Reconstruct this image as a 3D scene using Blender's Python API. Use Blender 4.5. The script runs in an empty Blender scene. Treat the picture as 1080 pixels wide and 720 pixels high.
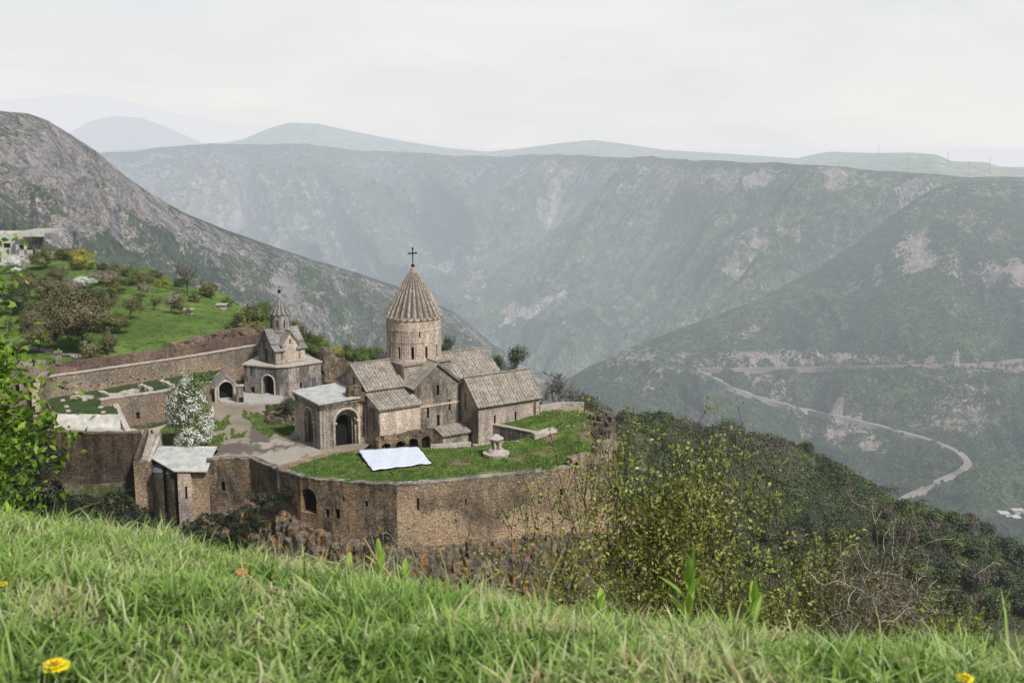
import bpy, bmesh, math, random
import numpy as np
from mathutils import Vector, Matrix
from mathutils.bvhtree import BVHTree

random.seed(7)
RNG = np.random.default_rng(7)
D = bpy.data
SC = bpy.context.scene
COL = SC.collection

# ------------------------------------------------------------------ camera model
CAMZ = 42.0
F = 1200.0
TH = math.atan(220.0 / 1200.0)
def dep(py):                       # tangent of the depression angle of an image row
    return math.tan(TH + math.atan((py - 360.0) / F))
def at(px, py, Y):                 # point seen at (px,py) at forward distance Y
    z = CAMZ - Y * dep(py)
    cd = Y * math.cos(TH) + (CAMZ - z) * math.sin(TH)
    return Vector(((px - 540.0) / F * cd, Y, z))
def atz(px, py, z):                # point seen at (px,py) at height z
    return at(px, py, (CAMZ - z) / dep(py))

# ------------------------------------------------------------------ noise
def _hash(ix, iy, seed):
    h = (ix.astype(np.int64) * 374761393 + iy.astype(np.int64) * 668265263 + seed * 1442695041) & 0x7fffffff
    h = (h ^ (h >> 13)) * 1274126177 & 0x7fffffff
    h = h ^ (h >> 16)
    return (h & 0xffff) / 65535.0
def vnoise(x, y, seed=0):
    x = np.asarray(x, float); y = np.asarray(y, float)
    ix = np.floor(x); iy = np.floor(y); fx = x - ix; fy = y - iy
    def g(dx, dy):
        a = _hash(ix + dx, iy + dy, seed) * 2 * np.pi
        return np.cos(a) * (fx - dx) + np.sin(a) * (fy - dy)
    u = fx ** 3 * (fx * (fx * 6 - 15) + 10); v = fy ** 3 * (fy * (fy * 6 - 15) + 10)
    a = g(0, 0) * (1 - u) + g(1, 0) * u; b = g(0, 1) * (1 - u) + g(1, 1) * u
    return (a * (1 - v) + b * v) * 1.5
def fbm(x, y, o=4, seed=0):
    s = 0; a = 1.0; f = 1.0
    for k in range(o):
        s = s + a * vnoise(x * f, y * f, seed + k); a *= .5; f *= 2.03
    return s
def ridged(x, y, o=4, seed=0):
    s = 0; a = 1.0; f = 1.0
    for k in range(o):
        s = s + a * (1 - np.abs(vnoise(x * f, y * f, seed + k)) * 2); a *= .5; f *= 2.03
    return s - 1

# ------------------------------------------------------------------ objects
def tag(o, label=None, cat=None, group=None, kind=None):
    if label: o['label'] = label
    if cat: o['category'] = cat
    if group: o['group'] = group
    if kind: o['kind'] = kind
    return o
def empty(name, loc, label=None, cat=None, group=None, rz=0):
    o = D.objects.new(name, None); COL.objects.link(o)
    o.location = loc; o.rotation_euler = (0, 0, rz); o.empty_display_size = .5
    return tag(o, label, cat, group)
def link(name, me, mat, parent=None, world=True):
    me.materials.clear(); me.materials.append(mat)
    o = D.objects.new(name, me); COL.objects.link(o)
    if parent is not None:
        o.parent = parent
        if world:
            o.matrix_parent_inverse = world_of(parent).inverted()
    return o
def world_of(o):
    m = Matrix.LocRotScale(o.location, o.rotation_euler, o.scale)
    return (world_of(o.parent) @ o.matrix_parent_inverse @ m) if o.parent else m
def np_mesh(name, V, Fq):          # V (n,3), Fq (m,k) faces all of k corners
    me = D.meshes.new(name); V = np.asarray(V, np.float32); Fq = np.asarray(Fq, np.int32)
    k = Fq.shape[1]
    me.vertices.add(len(V)); me.vertices.foreach_set('co', V.ravel())
    me.loops.add(Fq.size); me.loops.foreach_set('vertex_index', Fq.ravel())
    me.polygons.add(len(Fq)); me.polygons.foreach_set('loop_start', np.arange(0, Fq.size, k, dtype=np.int32))
    me.update(calc_edges=True)
    return me
def smooth(me):
    me.polygons.foreach_set('use_smooth', np.ones(len(me.polygons), bool)); me.update()
def fattr(me, name, vals):
    a = me.attributes.new(name, 'FLOAT', 'POINT'); a.data.foreach_set('value', np.asarray(vals, np.float32))
def grid_faces(nr, nc):
    i = np.arange((nr - 1) * (nc - 1)); r = i // (nc - 1); c = i % (nc - 1)
    a = r * nc + c
    return np.stack([a, a + 1, a + nc + 1, a + nc], 1)
Z3 = Vector((0, 0, 1))
def soft_normals(me, nr):          # leaf cards shade with the direction of the clump they belong to
    nr = nr / (np.linalg.norm(nr, axis=1, keepdims=True) + 1e-9)
    me.polygons.foreach_set('use_smooth', np.ones(len(me.polygons), bool))
    me.normals_split_custom_set_from_vertices(nr.astype(np.float32).tolist()); me.update()
def add_uv(me):
    uv = me.uv_layers.new(name='UVMap') if not me.uv_layers else me.uv_layers[0]
    for p in me.polygons:
        n = p.normal
        if abs(n.z) < .97: t = Z3.cross(n).normalized()
        else: t = Vector((.83, .557, 0))
        b = n.cross(t)
        for li in p.loop_indices:
            co = me.vertices[me.loops[li].vertex_index].co
            uv.data[li].uv = (co.dot(t), co.dot(b))
class MB:
    def __init__(s): s.v = []; s.f = []
    def add(s, vs, fs):
        b = len(s.v); s.v += [Vector(v) for v in vs]; s.f += [tuple(b + i for i in f) for f in fs]; return s
    def quad(s, a, b, c, d): return s.add([a, b, c, d], [(0, 1, 2, 3)])
    def hexa(s, b4, t4):
        return s.add(list(b4) + list(t4), [(3, 2, 1, 0), (4, 5, 6, 7), (0, 1, 5, 4), (1, 2, 6, 5), (2, 3, 7, 6), (3, 0, 4, 7)])
    def prism(s, poly, z0, z1):    # poly ccw (x,y); z0/z1 numbers or lists
        n = len(poly)
        zz0 = z0 if isinstance(z0, (list, tuple)) else [z0] * n
        zz1 = z1 if isinstance(z1, (list, tuple)) else [z1] * n
        vs = [(p[0], p[1], zz0[i]) for i, p in enumerate(poly)] + [(p[0], p[1], zz1[i]) for i, p in enumerate(poly)]
        fs = [tuple(range(n - 1, -1, -1)), tuple(range(n, 2 * n))]
        fs += [(i, (i + 1) % n, n + (i + 1) % n, n + i) for i in range(n)]
        return s.add(vs, fs)
    def extrude(s, prof, vec):     # closed 3d profile extruded along vec
        n = len(prof); vec = Vector(vec); p0 = [Vector(p) for p in prof]; vs = p0 + [p + vec for p in p0]
        fs = [tuple(range(n)), tuple(range(2 * n - 1, n - 1, -1))] + [(i, n + i, n + (i + 1) % n, (i + 1) % n) for i in range(n)]
        return s.add(vs, fs)
    def box(s, o, ex, ey, z0, z1, x0, x1, y0, y1):   # box in a rotated frame
        o = Vector(o); ex = Vector(ex); ey = Vector(ey)
        c = [o + ex * a + ey * b for a, b in ((x0, y0), (x1, y0), (x1, y1), (x0, y1))]
        return s.prism([(p.x, p.y) for p in c], z0, z1)
    def cyl(s, cx, cy, z0, z1, r0, r1, n=24, cap=True):
        vs = [(cx + r0 * math.cos(2 * math.pi * i / n), cy + r0 * math.sin(2 * math.pi * i / n), z0) for i in range(n)]
        vs += [(cx + r1 * math.cos(2 * math.pi * i / n), cy + r1 * math.sin(2 * math.pi * i / n), z1) for i in range(n)]
        fs = [(i, (i + 1) % n, n + (i + 1) % n, n + i) for i in range(n)]
        if cap: fs += [tuple(range(n - 1, -1, -1)), tuple(range(n, 2 * n))]
        return s.add(vs, fs)
    def tube(s, pts, rads, n=5):
        pts = [Vector(p) for p in pts]; vs = []; fs = []
        for i, p in enumerate(pts):
            d = (pts[min(i + 1, len(pts) - 1)] - pts[max(i - 1, 0)]).normalized()
            a = d.orthogonal().normalized() if i == 0 else (a - d * a.dot(d)).normalized()
            b = d.cross(a)
            for k in range(n):
                t = 2 * math.pi * k / n; vs.append(p + (a * math.cos(t) + b * math.sin(t)) * rads[i])
        for i in range(len(pts) - 1):
            for k in range(n):
                fs.append((i * n + k, i * n + (k + 1) % n, (i + 1) * n + (k + 1) % n, (i + 1) * n + k))
        fs.append(tuple(range(n - 1, -1, -1))); m = (len(pts) - 1) * n; fs.append(tuple(range(m, m + n)))
        return s.add(vs, fs)
    def beam(s, a, b, w):
        return s.tube([a, b], [w, w], 4)
    def mesh(s, name='m', fix=True):
        me = D.meshes.new(name); me.from_pydata([tuple(v) for v in s.v], [], s.f); me.update()
        if fix:
            bm = bmesh.new(); bm.from_mesh(me); bmesh.ops.recalc_face_normals(bm, faces=bm.faces); bm.to_mesh(me); bm.free()
        return me
    def build(s, name, mat, parent=None, cut=None, sub=0, jit=0, bevel=0):
        me = s.mesh(name)
        if cut is not None: me = boolean(me, cut)
        if sub or jit: me = rough(me, sub, jit)
        add_uv(me)
        o = link(name, me, mat, parent)
        if bevel:
            m = o.modifiers.new('Bevel', 'BEVEL'); m.width = bevel; m.segments = 1; m.limit_method = 'ANGLE'; m.angle_limit = math.radians(50)
        return o
def boolean(me, cutmb):
    a = D.objects.new('tmp_a', me); COL.objects.link(a)
    cm = cutmb.mesh('tmp_c'); b = D.objects.new('tmp_b', cm); COL.objects.link(b)
    m = a.modifiers.new('B', 'BOOLEAN'); m.operation = 'DIFFERENCE'; m.solver = 'EXACT'; m.object = b; m.use_self = True
    dg = bpy.context.evaluated_depsgraph_get(); dg.update()
    out = D.meshes.new_from_object(a.evaluated_get(dg))
    D.objects.remove(a); D.objects.remove(b)
    return out
def rough(me, length, jit):        # subdivide long edges, then jitter: weathered masonry outlines
    bm = bmesh.new(); bm.from_mesh(me)
    bmesh.ops.triangulate(bm, faces=bm.faces)
    if length:
        for _ in range(4):
            es = [e for e in bm.edges if e.calc_length() > length]
            if not es: break
            bmesh.ops.subdivide_edges(bm, edges=es, cuts=1)
            bmesh.ops.triangulate(bm, faces=[f for f in bm.faces if len(f.verts) > 4])
    if jit:
        co = np.array([v.co[:] for v in bm.verts])
        for k in range(3):
            d = fbm(co[:, 0] * .9 + co[:, 2] * .7, co[:, 1] * .9 - co[:, 2] * .5, 3, 40 + k) * jit
            co[:, k] += d
        for v, c in zip(bm.verts, co): v.co = c
    bm.to_mesh(me); bm.free(); me.update()
    return me

# ------------------------------------------------------------------ materials
class NT:
    def __init__(s, mat):
        mat.use_nodes = True; s.t = mat.node_tree; s.t.nodes.clear(); s.mat = mat
        s.out = s.n('ShaderNodeOutputMaterial'); s._pos = None; s._uv = None
    def n(s, typ, **kw):
        x = s.t.nodes.new(typ)
        for k, v in kw.items(): setattr(x, k, v)
        return x
    def l(s, a, b): s.t.links.new(a, b)
    def put(s, sock, v):
        if isinstance(v, bpy.types.NodeSocket): s.l(v, sock)
        elif isinstance(v, (tuple, list)) and len(v) == 3 and sock.type == 'RGBA': sock.default_value = (*v, 1)
        else: sock.default_value = v
    def pos(s):
        if s._pos is None: s._pos = s.n('ShaderNodeNewGeometry').outputs['Position']
        return s._pos
    def uv(s):
        if s._uv is None: s._uv = s.n('ShaderNodeTexCoord').outputs['UV']
        return s._uv
    def map(s, vec, sc):
        m = s.n('ShaderNodeMapping'); s.l(vec, m.inputs['Vector'])
        m.inputs['Scale'].default_value = sc if isinstance(sc, tuple) else (sc,) * 3
        return m.outputs[0]
    def noise(s, vec, sc, det=4, rough=.55, dist=0):
        x = s.n('ShaderNodeTexNoise'); s.l(s.map(vec, sc), x.inputs['Vector']); x.inputs['Scale'].default_value = 1
        x.inputs['Detail'].default_value = det; x.inputs['Roughness'].default_value = rough; x.inputs['Distortion'].default_value = dist
        return x.outputs['Fac']
    def vor(s, vec, sc, feature='F1', rnd=1):
        x = s.n('ShaderNodeTexVoronoi', feature=feature); s.l(s.map(vec, sc), x.inputs['Vector']); x.inputs['Scale'].default_value = 1
        x.inputs['Randomness'].default_value = rnd
        return x
    def ramp(s, fac, a, b, c0=0., c1=1.):
        x = s.n('ShaderNodeMapRange', clamp=True); s.l(fac, x.inputs[0])
        x.inputs[1].default_value = a; x.inputs[2].default_value = b; x.inputs[3].default_value = c0; x.inputs[4].default_value = c1
        return x.outputs[0]
    def mix(s, fac, a, b, mode='MIX'):
        x = s.n('ShaderNodeMix', data_type='RGBA', blend_type=mode); s.put(x.inputs[0], fac); s.put(x.inputs[6], a); s.put(x.inputs[7], b)
        return x.outputs[2]
    def math(s, op, a, b=0.):
        x = s.n('ShaderNodeMath', operation=op); s.put(x.inputs[0], a); s.put(x.inputs[1], b)
        return x.outputs[0]
    def attr(s, name):
        return s.n('ShaderNodeAttribute', attribute_name=name).outputs['Fac']
    def sep(s, v):
        x = s.n('ShaderNodeSeparateXYZ'); s.l(v, x.inputs[0]); return x.outputs
    def rnd(s):
        return s.n('ShaderNodeObjectInfo').outputs['Random']
    def bump(s, h, strength=.4, dist=.1):
        x = s.n('ShaderNodeBump'); s.l(h, x.inputs['Height']); x.inputs['Strength'].default_value = strength; x.inputs['Distance'].default_value = dist
        return x.outputs[0]
    def finish(s, col, rough=.85, bump=None, haze=True, spec=.25, trans=None, metallic=0):
        p = s.n('ShaderNodeBsdfPrincipled'); s.put(p.inputs['Base Color'], col); s.put(p.inputs['Roughness'], rough)
        p.inputs['Specular IOR Level'].default_value = spec; p.inputs['Metallic'].default_value = metallic
        if bump is not None: s.l(bump, p.inputs['Normal'])
        sh = p.outputs[0]
        if trans:
            t = s.n('ShaderNodeBsdfTranslucent'); s.put(t.inputs[0], col if trans is True else trans)
            m = s.n('ShaderNodeMixShader'); m.inputs[0].default_value = .35; s.l(sh, m.inputs[1]); s.l(t.outputs[0], m.inputs[2]); sh = m.outputs[0]
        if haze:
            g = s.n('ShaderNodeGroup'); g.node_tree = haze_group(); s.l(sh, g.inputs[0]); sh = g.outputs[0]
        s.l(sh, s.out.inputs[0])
        return s.mat
_hg = None
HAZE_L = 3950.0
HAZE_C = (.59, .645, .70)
def haze_group():                  # painted haze: glow mixed into each surface, growing with distance from the viewpoint
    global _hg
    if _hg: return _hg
    g = D.node_groups.new('painted_haze', 'ShaderNodeTree'); _hg = g
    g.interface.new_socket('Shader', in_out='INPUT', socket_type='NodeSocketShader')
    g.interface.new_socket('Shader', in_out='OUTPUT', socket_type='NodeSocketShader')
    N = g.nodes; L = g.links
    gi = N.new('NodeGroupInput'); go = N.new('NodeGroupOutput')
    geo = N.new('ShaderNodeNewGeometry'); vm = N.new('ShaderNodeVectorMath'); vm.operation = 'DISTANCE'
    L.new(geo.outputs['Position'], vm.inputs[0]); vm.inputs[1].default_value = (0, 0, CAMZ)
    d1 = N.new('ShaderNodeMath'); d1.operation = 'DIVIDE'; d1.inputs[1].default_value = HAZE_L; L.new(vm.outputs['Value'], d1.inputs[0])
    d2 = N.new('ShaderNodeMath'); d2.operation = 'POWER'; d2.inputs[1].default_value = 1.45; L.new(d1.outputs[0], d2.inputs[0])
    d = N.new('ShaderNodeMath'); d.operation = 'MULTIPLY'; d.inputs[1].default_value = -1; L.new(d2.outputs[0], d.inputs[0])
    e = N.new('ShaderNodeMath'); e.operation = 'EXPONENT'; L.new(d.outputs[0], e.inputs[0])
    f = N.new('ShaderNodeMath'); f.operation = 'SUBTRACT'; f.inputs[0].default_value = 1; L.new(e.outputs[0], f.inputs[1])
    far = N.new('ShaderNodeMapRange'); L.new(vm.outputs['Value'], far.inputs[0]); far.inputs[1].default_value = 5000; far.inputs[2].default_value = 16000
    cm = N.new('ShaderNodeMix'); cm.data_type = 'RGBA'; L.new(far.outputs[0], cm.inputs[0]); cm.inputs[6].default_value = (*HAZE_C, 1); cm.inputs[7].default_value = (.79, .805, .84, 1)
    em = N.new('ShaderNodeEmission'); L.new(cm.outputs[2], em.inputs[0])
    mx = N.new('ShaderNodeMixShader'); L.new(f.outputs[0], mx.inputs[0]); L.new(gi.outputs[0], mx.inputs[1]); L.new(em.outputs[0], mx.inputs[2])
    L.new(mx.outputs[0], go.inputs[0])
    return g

def m_masonry(name, c1, c2, stain, dark, bw=.55, bh=.32, rub=False, stainamt=.5, darkamt=.6, base_stain=None, moss=None):
    t = NT(D.materials.new(name)); P = t.pos(); U = t.uv()
    dn = t.n('ShaderNodeTexNoise'); t.l(t.map(U, 1.3), dn.inputs['Vector']); dn.inputs['Scale'].default_value = 1
    va = t.n('ShaderNodeVectorMath', operation='MULTIPLY_ADD'); t.l(dn.outputs['Color'], va.inputs[0])
    va.inputs[1].default_value = (.22, .16, 0) if rub else (.06, .04, 0); t.l(U, va.inputs[2]); UU = va.outputs[0]
    if rub:
        v = t.vor(UU, (1 / bw, 1 / bh, 1), rnd=.85); cell = t.sep(v.outputs['Color'])[0]
        e = t.vor(UU, (1 / bw, 1 / bh, 1), 'DISTANCE_TO_EDGE', .85).outputs['Distance']; edge = t.ramp(e, 0, .12)
        col = t.mix(cell, c1, c2)
    else:
        b = t.n('ShaderNodeTexBrick'); t.l(UU, b.inputs['Vector']); b.inputs['Scale'].default_value = 1
        b.inputs['Brick Width'].default_value = bw; b.inputs['Row Height'].default_value = bh; b.inputs['Mortar Size'].default_value = .02
        b.inputs['Mortar Smooth'].default_value = .3
        t.put(b.inputs['Color1'], c1); t.put(b.inputs['Color2'], c2); t.put(b.inputs['Mortar'], tuple(x * .8 for x in c1)); col = b.outputs['Color']
        edge = t.math('SUBTRACT', 1., b.outputs['Fac'])
    pv = t.vor(UU, (1.1 / bw * .5, 1.1 / bh * .5, 1)).outputs['Color']; pr = t.sep(pv)[0]
    col = t.mix(t.ramp(pr, .72, .95, 0, .45), col, stain)
    big = t.noise(P, .16, 5, .62, .5)
    col = t.mix(t.ramp(big, .44, .60, 0, min(1, stainamt * 1.3)), col, stain)
    streak = t.noise(P, (1.1, 1.1, .16), 5, .7)
    big2 = t.noise(P, (.3, .3, .22), 4, .65)
    dk = t.math('MULTIPLY', t.ramp(streak, .40, .56), t.ramp(big2, .38, .54))
    blot = t.noise(P, .75, 6, .75, .6); dk = t.math('MAXIMUM', dk, t.ramp(blot, .55, .65, 0, .7))
    col = t.mix(t.math('MULTIPLY', dk, darkamt), col, dark)
    vb = t.noise(P, .09, 3, .5, .8); col = t.mix(1., col, t.mix(t.ramp(vb, .4, .6), (.72, .72, .74), (1.22, 1.18, 1.12)), 'MULTIPLY')
    if base_stain:                 # colour, z where full, z where none
        z = t.sep(P)[2]; zz = t.math('ADD', z, t.ramp(big, .4, .6, -3.5, 3.5))
        col = t.mix(t.ramp(zz, base_stain[1], base_stain[2], base_stain[3], 0), col, base_stain[0])
    if moss:
        g = t.noise(P, .5, 4, .6); col = t.mix(t.ramp(g, .58, .7, 0, .7), col, moss)
    fine = t.noise(P, 4.5, 3, .75)
    col = t.mix(1., col, t.mix(t.ramp(fine, .36, .64), (.6, .6, .6), (1.3, 1.3, 1.3)), 'MULTIPLY')
    col = t.mix(1., col, t.mix(edge, (.5, .48, .46) if rub else (.78, .77, .76), (1, 1, 1)), 'MULTIPLY')
    h = t.math('ADD', t.math('MULTIPLY', edge, .6), fine)
    return t.finish(col, .92, t.bump(h, .6, .08))
def m_roofstone(name, c1, c2, dark, haze=True, fold_shade=False):
    t = NT(D.materials.new(name)); P = t.pos(); U = t.uv()
    b = t.n('ShaderNodeTexBrick'); t.l(U, b.inputs['Vector']); b.inputs['Scale'].default_value = 1
    b.inputs['Brick Width'].default_value = .46; b.inputs['Row Height'].default_value = .9; b.inputs['Mortar Size'].default_value = .03
    t.put(b.inputs['Color1'], c1); t.put(b.inputs['Color2'], c2); t.put(b.inputs['Mortar'], dark)
    col = b.outputs['Color']
    big = t.noise(P, .45, 5, .7, .4); col = t.mix(t.ramp(big, .4, .66, 0, .75), col, dark)
    fine = t.noise(P, 3.5, 4, .75); col = t.mix(1., col, t.mix(t.ramp(fine, .36, .64), (.55, .55, .55), (1.3, 1.28, 1.22)), 'MULTIPLY')
    if fold_shade: col = t.mix(t.ramp(t.attr('fold_shade'), .42, .8, 0, .92), col, tuple(x * .5 for x in dark))  # shade painted into the cone folds as a dark tint
    return t.finish(col, .93, t.bump(fine, .5, .08), haze)
def m_plain(name, c, var=.15, sc=3., rough=.8, haze=True, spec=.3, metallic=0, bump=.2):
    t = NT(D.materials.new(name)); P = t.pos()
    f = t.noise(P, sc, 4, .65)
    a = tuple(x * (1 - var) for x in c); b = tuple(min(1, x * (1 + var)) for x in c)
    return t.finish(t.mix(t.ramp(f, .3, .7), a, b), rough, t.bump(f, bump, .05), haze, spec, metallic=metallic)
def m_leaf(name, cols, haze=True, sc=1.2, trans=True, rough=.6):
    t = NT(D.materials.new(name)); P = t.pos()
    f = t.noise(P, sc, 3, .7)
    lf = t.attr('tint')
    x = t.math('ADD', t.math('MULTIPLY', f, .9), t.math('MULTIPLY', t.math('SUBTRACT', lf, .5), .8))
    r = t.n('ShaderNodeValToRGB'); t.l(x, r.inputs[0]); e = r.color_ramp.elements
    n = len(cols)
    e[0].position = .2; e[0].color = (*cols[0], 1); e[1].position = .8; e[1].color = (*cols[-1], 1)
    for i in range(1, n - 1):
        q = e.new(.2 + .6 * i / (n - 1)); q.color = (*cols[i], 1)
    return t.finish(r.outputs[0], rough, None, haze, .3, trans=trans)
def m_ground_green(name, green, green2, dirt, sc=.12, dirtamt=.5, haze=True, attr=None, attrcol=None):
    t = NT(D.materials.new(name)); P = t.pos()
    a = t.noise(P, sc, 6, .65, .3); b = t.noise(P, sc * 7, 5, .7); c = t.noise(P, 2.6, 4, .75)
    col = t.mix(t.ramp(a, .35, .65), green, green2)
    col = t.mix(t.ramp(b, .52, .7, 0, dirtamt), col, dirt)
    if attr:
        k = t.attr(attr); kk = t.ramp(t.math('ADD', k, t.ramp(b, .3, .7, -.35, .35)), .35, .6)
        col = t.mix(kk, col, attrcol)
    col = t.mix(1., col, t.mix(t.ramp(c, .3, .7), (.55, .55, .55), (1.4, 1.4, 1.4)), 'MULTIPLY')
    return t.finish(col, .95, t.bump(t.math('ADD', b, c), .9, .25), haze, .1)
def m_mountain(name, veg, veg2, rock, rock2, sc, bush=(.03, .045, .03), bushsc=.09, rockbias=0.):
    t = NT(D.materials.new(name)); P = t.pos()
    a = t.noise(P, sc, 8, .62, .6); b = t.noise(P, sc * 6, 6, .7, .4); c = t.noise(P, sc * 38, 5, .75)
    r = t.attr('rock')
    nz = t.sep(t.n('ShaderNodeNewGeometry').outputs['True Normal'])[2]
    k = t.math('ADD', r, t.math('ADD', t.ramp(b, .3, .7, -.45, .45), t.ramp(c, .3, .7, -.25, .25)))
    k = t.math('ADD', k, t.ramp(nz, .9, .55, -.12 + rockbias, .2 + rockbias))
    k = t.ramp(k, .42, .56)
    vc = t.mix(t.ramp(a, .38, .62), veg, veg2)
    st = t.noise(P, (sc * 9, sc * 9, sc * 2.2), 6, .75, .3)     # gullied streaks down the faces
    rc = t.mix(t.ramp(st, .36, .64), rock, rock2)
    col = t.mix(k, vc, rc)
    v = t.vor(P, bushsc, 'F1').outputs['Distance']
    dens = t.noise(P, bushsc * .17, 4, .6)
    dots = t.math('MULTIPLY', t.ramp(v, .45, .2), t.ramp(dens, .42, .58, .15, 1))
    dots = t.math('MULTIPLY', dots, t.math('SUBTRACT', 1., t.math('MULTIPLY', k, .75)))
    col = t.mix(t.math('MULTIPLY', dots, .85), col, bush)
    col = t.mix(1., col, t.mix(t.ramp(c, .36, .64), (.45, .45, .47), (1.5, 1.5, 1.45)), 'MULTIPLY')
    gg = t.noise(P, sc * 11, 6, .72, .6); col = t.mix(1., col, t.mix(t.ramp(gg, .42, .58), (.55, .6, .66), (1.45, 1.42, 1.25)), 'MULTIPLY')
    sc2 = t.ramp(t.math('ADD', r, t.math('ADD', t.ramp(b, .36, .64, -.3, .3), t.ramp(c, .36, .64, -.16, .16))), .68, .86, 0, .85)
    col = t.mix(sc2, col, t.mix(t.ramp(st, .36, .64), tuple(x * .85 for x in rock2), tuple(min(1, x * 1.4) for x in rock2)))
    h = t.math('ADD', t.math('MULTIPLY', b, 9.), t.math('ADD', t.math('MULTIPLY', c, 1.5), t.math('MULTIPLY', st, 2.)))
    return t.finish(col, 1., t.bump(h, .8, 7.), True, .05)

M = {}
M['church'] = m_masonry('church_stone', (.49, .43, .36), (.365, .32, .268), (.50, .405, .305), (.13, .115, .10), .75, .42, stainamt=.45, darkamt=.85)
M['church_light'] = m_masonry('pale_church_stone', (.70, .60, .51), (.585, .495, .415), (.66, .53, .41), (.28, .235, .20), .75, .42, stainamt=.5, darkamt=.6)
M['church_dark'] = m_masonry('weathered_church_stone', (.375, .335, .285), (.26, .232, .198), (.43, .36, .27), (.09, .08, .07), .75, .42, stainamt=.4, darkamt=.9)
M['grey_stone'] = m_masonry('grey_stone', (.40, .37, .34), (.29, .265, .24), (.44, .385, .33), (.095, .088, .08), .7, .4, stainamt=.4, darkamt=.95)
M['rampart'] = m_masonry('rampart_rubble', (.34, .295, .235), (.13, .108, .085), (.42, .31, .19), (.085, .073, .058), .55, .27, rub=True, stainamt=.6, darkamt=.6, base_stain=((.56, .40, .26), -4.2, .6, .85))
M['rampart_l'] = m_masonry('rampart_rubble_left', (.32, .265, .20), (.14, .112, .086), (.42, .28, .155), (.065, .054, .044), .55, .27, rub=True, stainamt=.55, darkamt=.85)
M['rampart_dark'] = m_masonry('shaded_rubble', (.17, .135, .10), (.08, .062, .048), (.22, .155, .095), (.035, .029, .023), .42, .24, rub=True, stainamt=.5, darkamt=.8)  # bastion's shade put into the colour: darker copy of the rampart rubble
M['fort'] = m_masonry('fortress_rubble', (.44, .38, .32), (.25, .21, .175), (.48, .38, .28), (.12, .105, .09), .4, .25, rub=True, stainamt=.5, darkamt=.45, base_stain=((.38, .255, .165), 4.5, 7, .5))
M['brown'] = m_masonry('brown_parapet', (.27, .19, .15), (.16, .11, .088), (.32, .23, .17), (.09, .065, .052), .4, .2, rub=True, stainamt=.4, darkamt=.4)
M['rubble'] = m_masonry('loose_rubble', (.33, .27, .21), (.14, .11, .085), (.36, .25, .15), (.05, .045, .03), .5, .4, rub=True, stainamt=.5, darkamt=.6, moss=(.05, .08, .02))
M['roof'] = m_roofstone('stone_slab_roof', (.46, .415, .36), (.36, .32, .275), (.20, .175, .15))
M['cone'] = m_roofstone('cone_roof_stone', (.52, .45, .39), (.40, .34, .29), (.19, .16, .135), fold_shade=True)
M['greyroof'] = m_roofstone('grey_slab_roof', (.40, .39, .375), (.30, .29, .275), (.16, .15, .14))
M['greycone'] = m_roofstone('grey_cone', (.42, .40, .38), (.32, .30, .285), (.15, .14, .13), fold_shade=True)
M['coping'] = m_plain('coping_stone', (.46, .41, .35), .3, 2.5)
M['metal_roof'] = m_plain('pale_metal_roof', (.50, .50, .475), .26, .9, .6, spec=.4)
M['tarp'] = m_plain('white_tarpaulin', (.70, .74, .84), .05, .8, .55, spec=.3)
M['dark'] = m_plain('dark_opening', (.012, .011, .01), .3, 2., .9)  # near-black sheets standing in for the darkness inside openings
M['iron'] = m_plain('dark_iron', (.03, .03, .032), .3, 2., .5, metallic=.6)
M['steel'] = m_plain('weathered_steel', (.09, .1, .11), .3, 2., .6, metallic=.3)
M['white'] = m_plain('white_plaster', (.54, .52, .47), .3, 1.0)
M['cap'] = m_plain('slate_cap', (.10, .125, .14), .25, 2.)
M['plaza'] = None
M['concrete'] = m_plain('pale_concrete', (.42, .40, .36), .2, .8)
M['bark'] = m_plain('bark', (.07, .055, .042), .35, 6.)
M['bark_pale'] = m_plain('pale_bark', (.42, .37, .31), .35, 12., haze=False)
M['bark_near'] = m_plain('near_bark', (.06, .048, .038), .35, 12., haze=False)

# ------------------------------------------------------------------ plan of the monastery
E = Vector((.83, .557, 0)).normalized(); N = Vector((-E.y, E.x, 0))
CC = Vector((-13.6, 155.4, 0))
def CP(e, n, z=0.): p = CC + E * e + N * n; return Vector((p.x, p.y, z))
RAMP = [(-38.6, 139.0, 1.2), (-36.0, 139.6, 1.2), (-33.3, 139.6, 1.2), (-28.8, 134.3, 1.3), (-25.4, 130.9, 1.5), (-21.1, 128.5, 1.75),
        (-13.3, 126.0, 2.0), (-9.0, 127.1, 2.0), (-1.8, 129.3, 2.05), (4.2, 131.7, 2.1), (8.2, 132.8, 2.1), (10.5, 133.9, 2.2), (12.6, 135.7, 2.4)]

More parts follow.
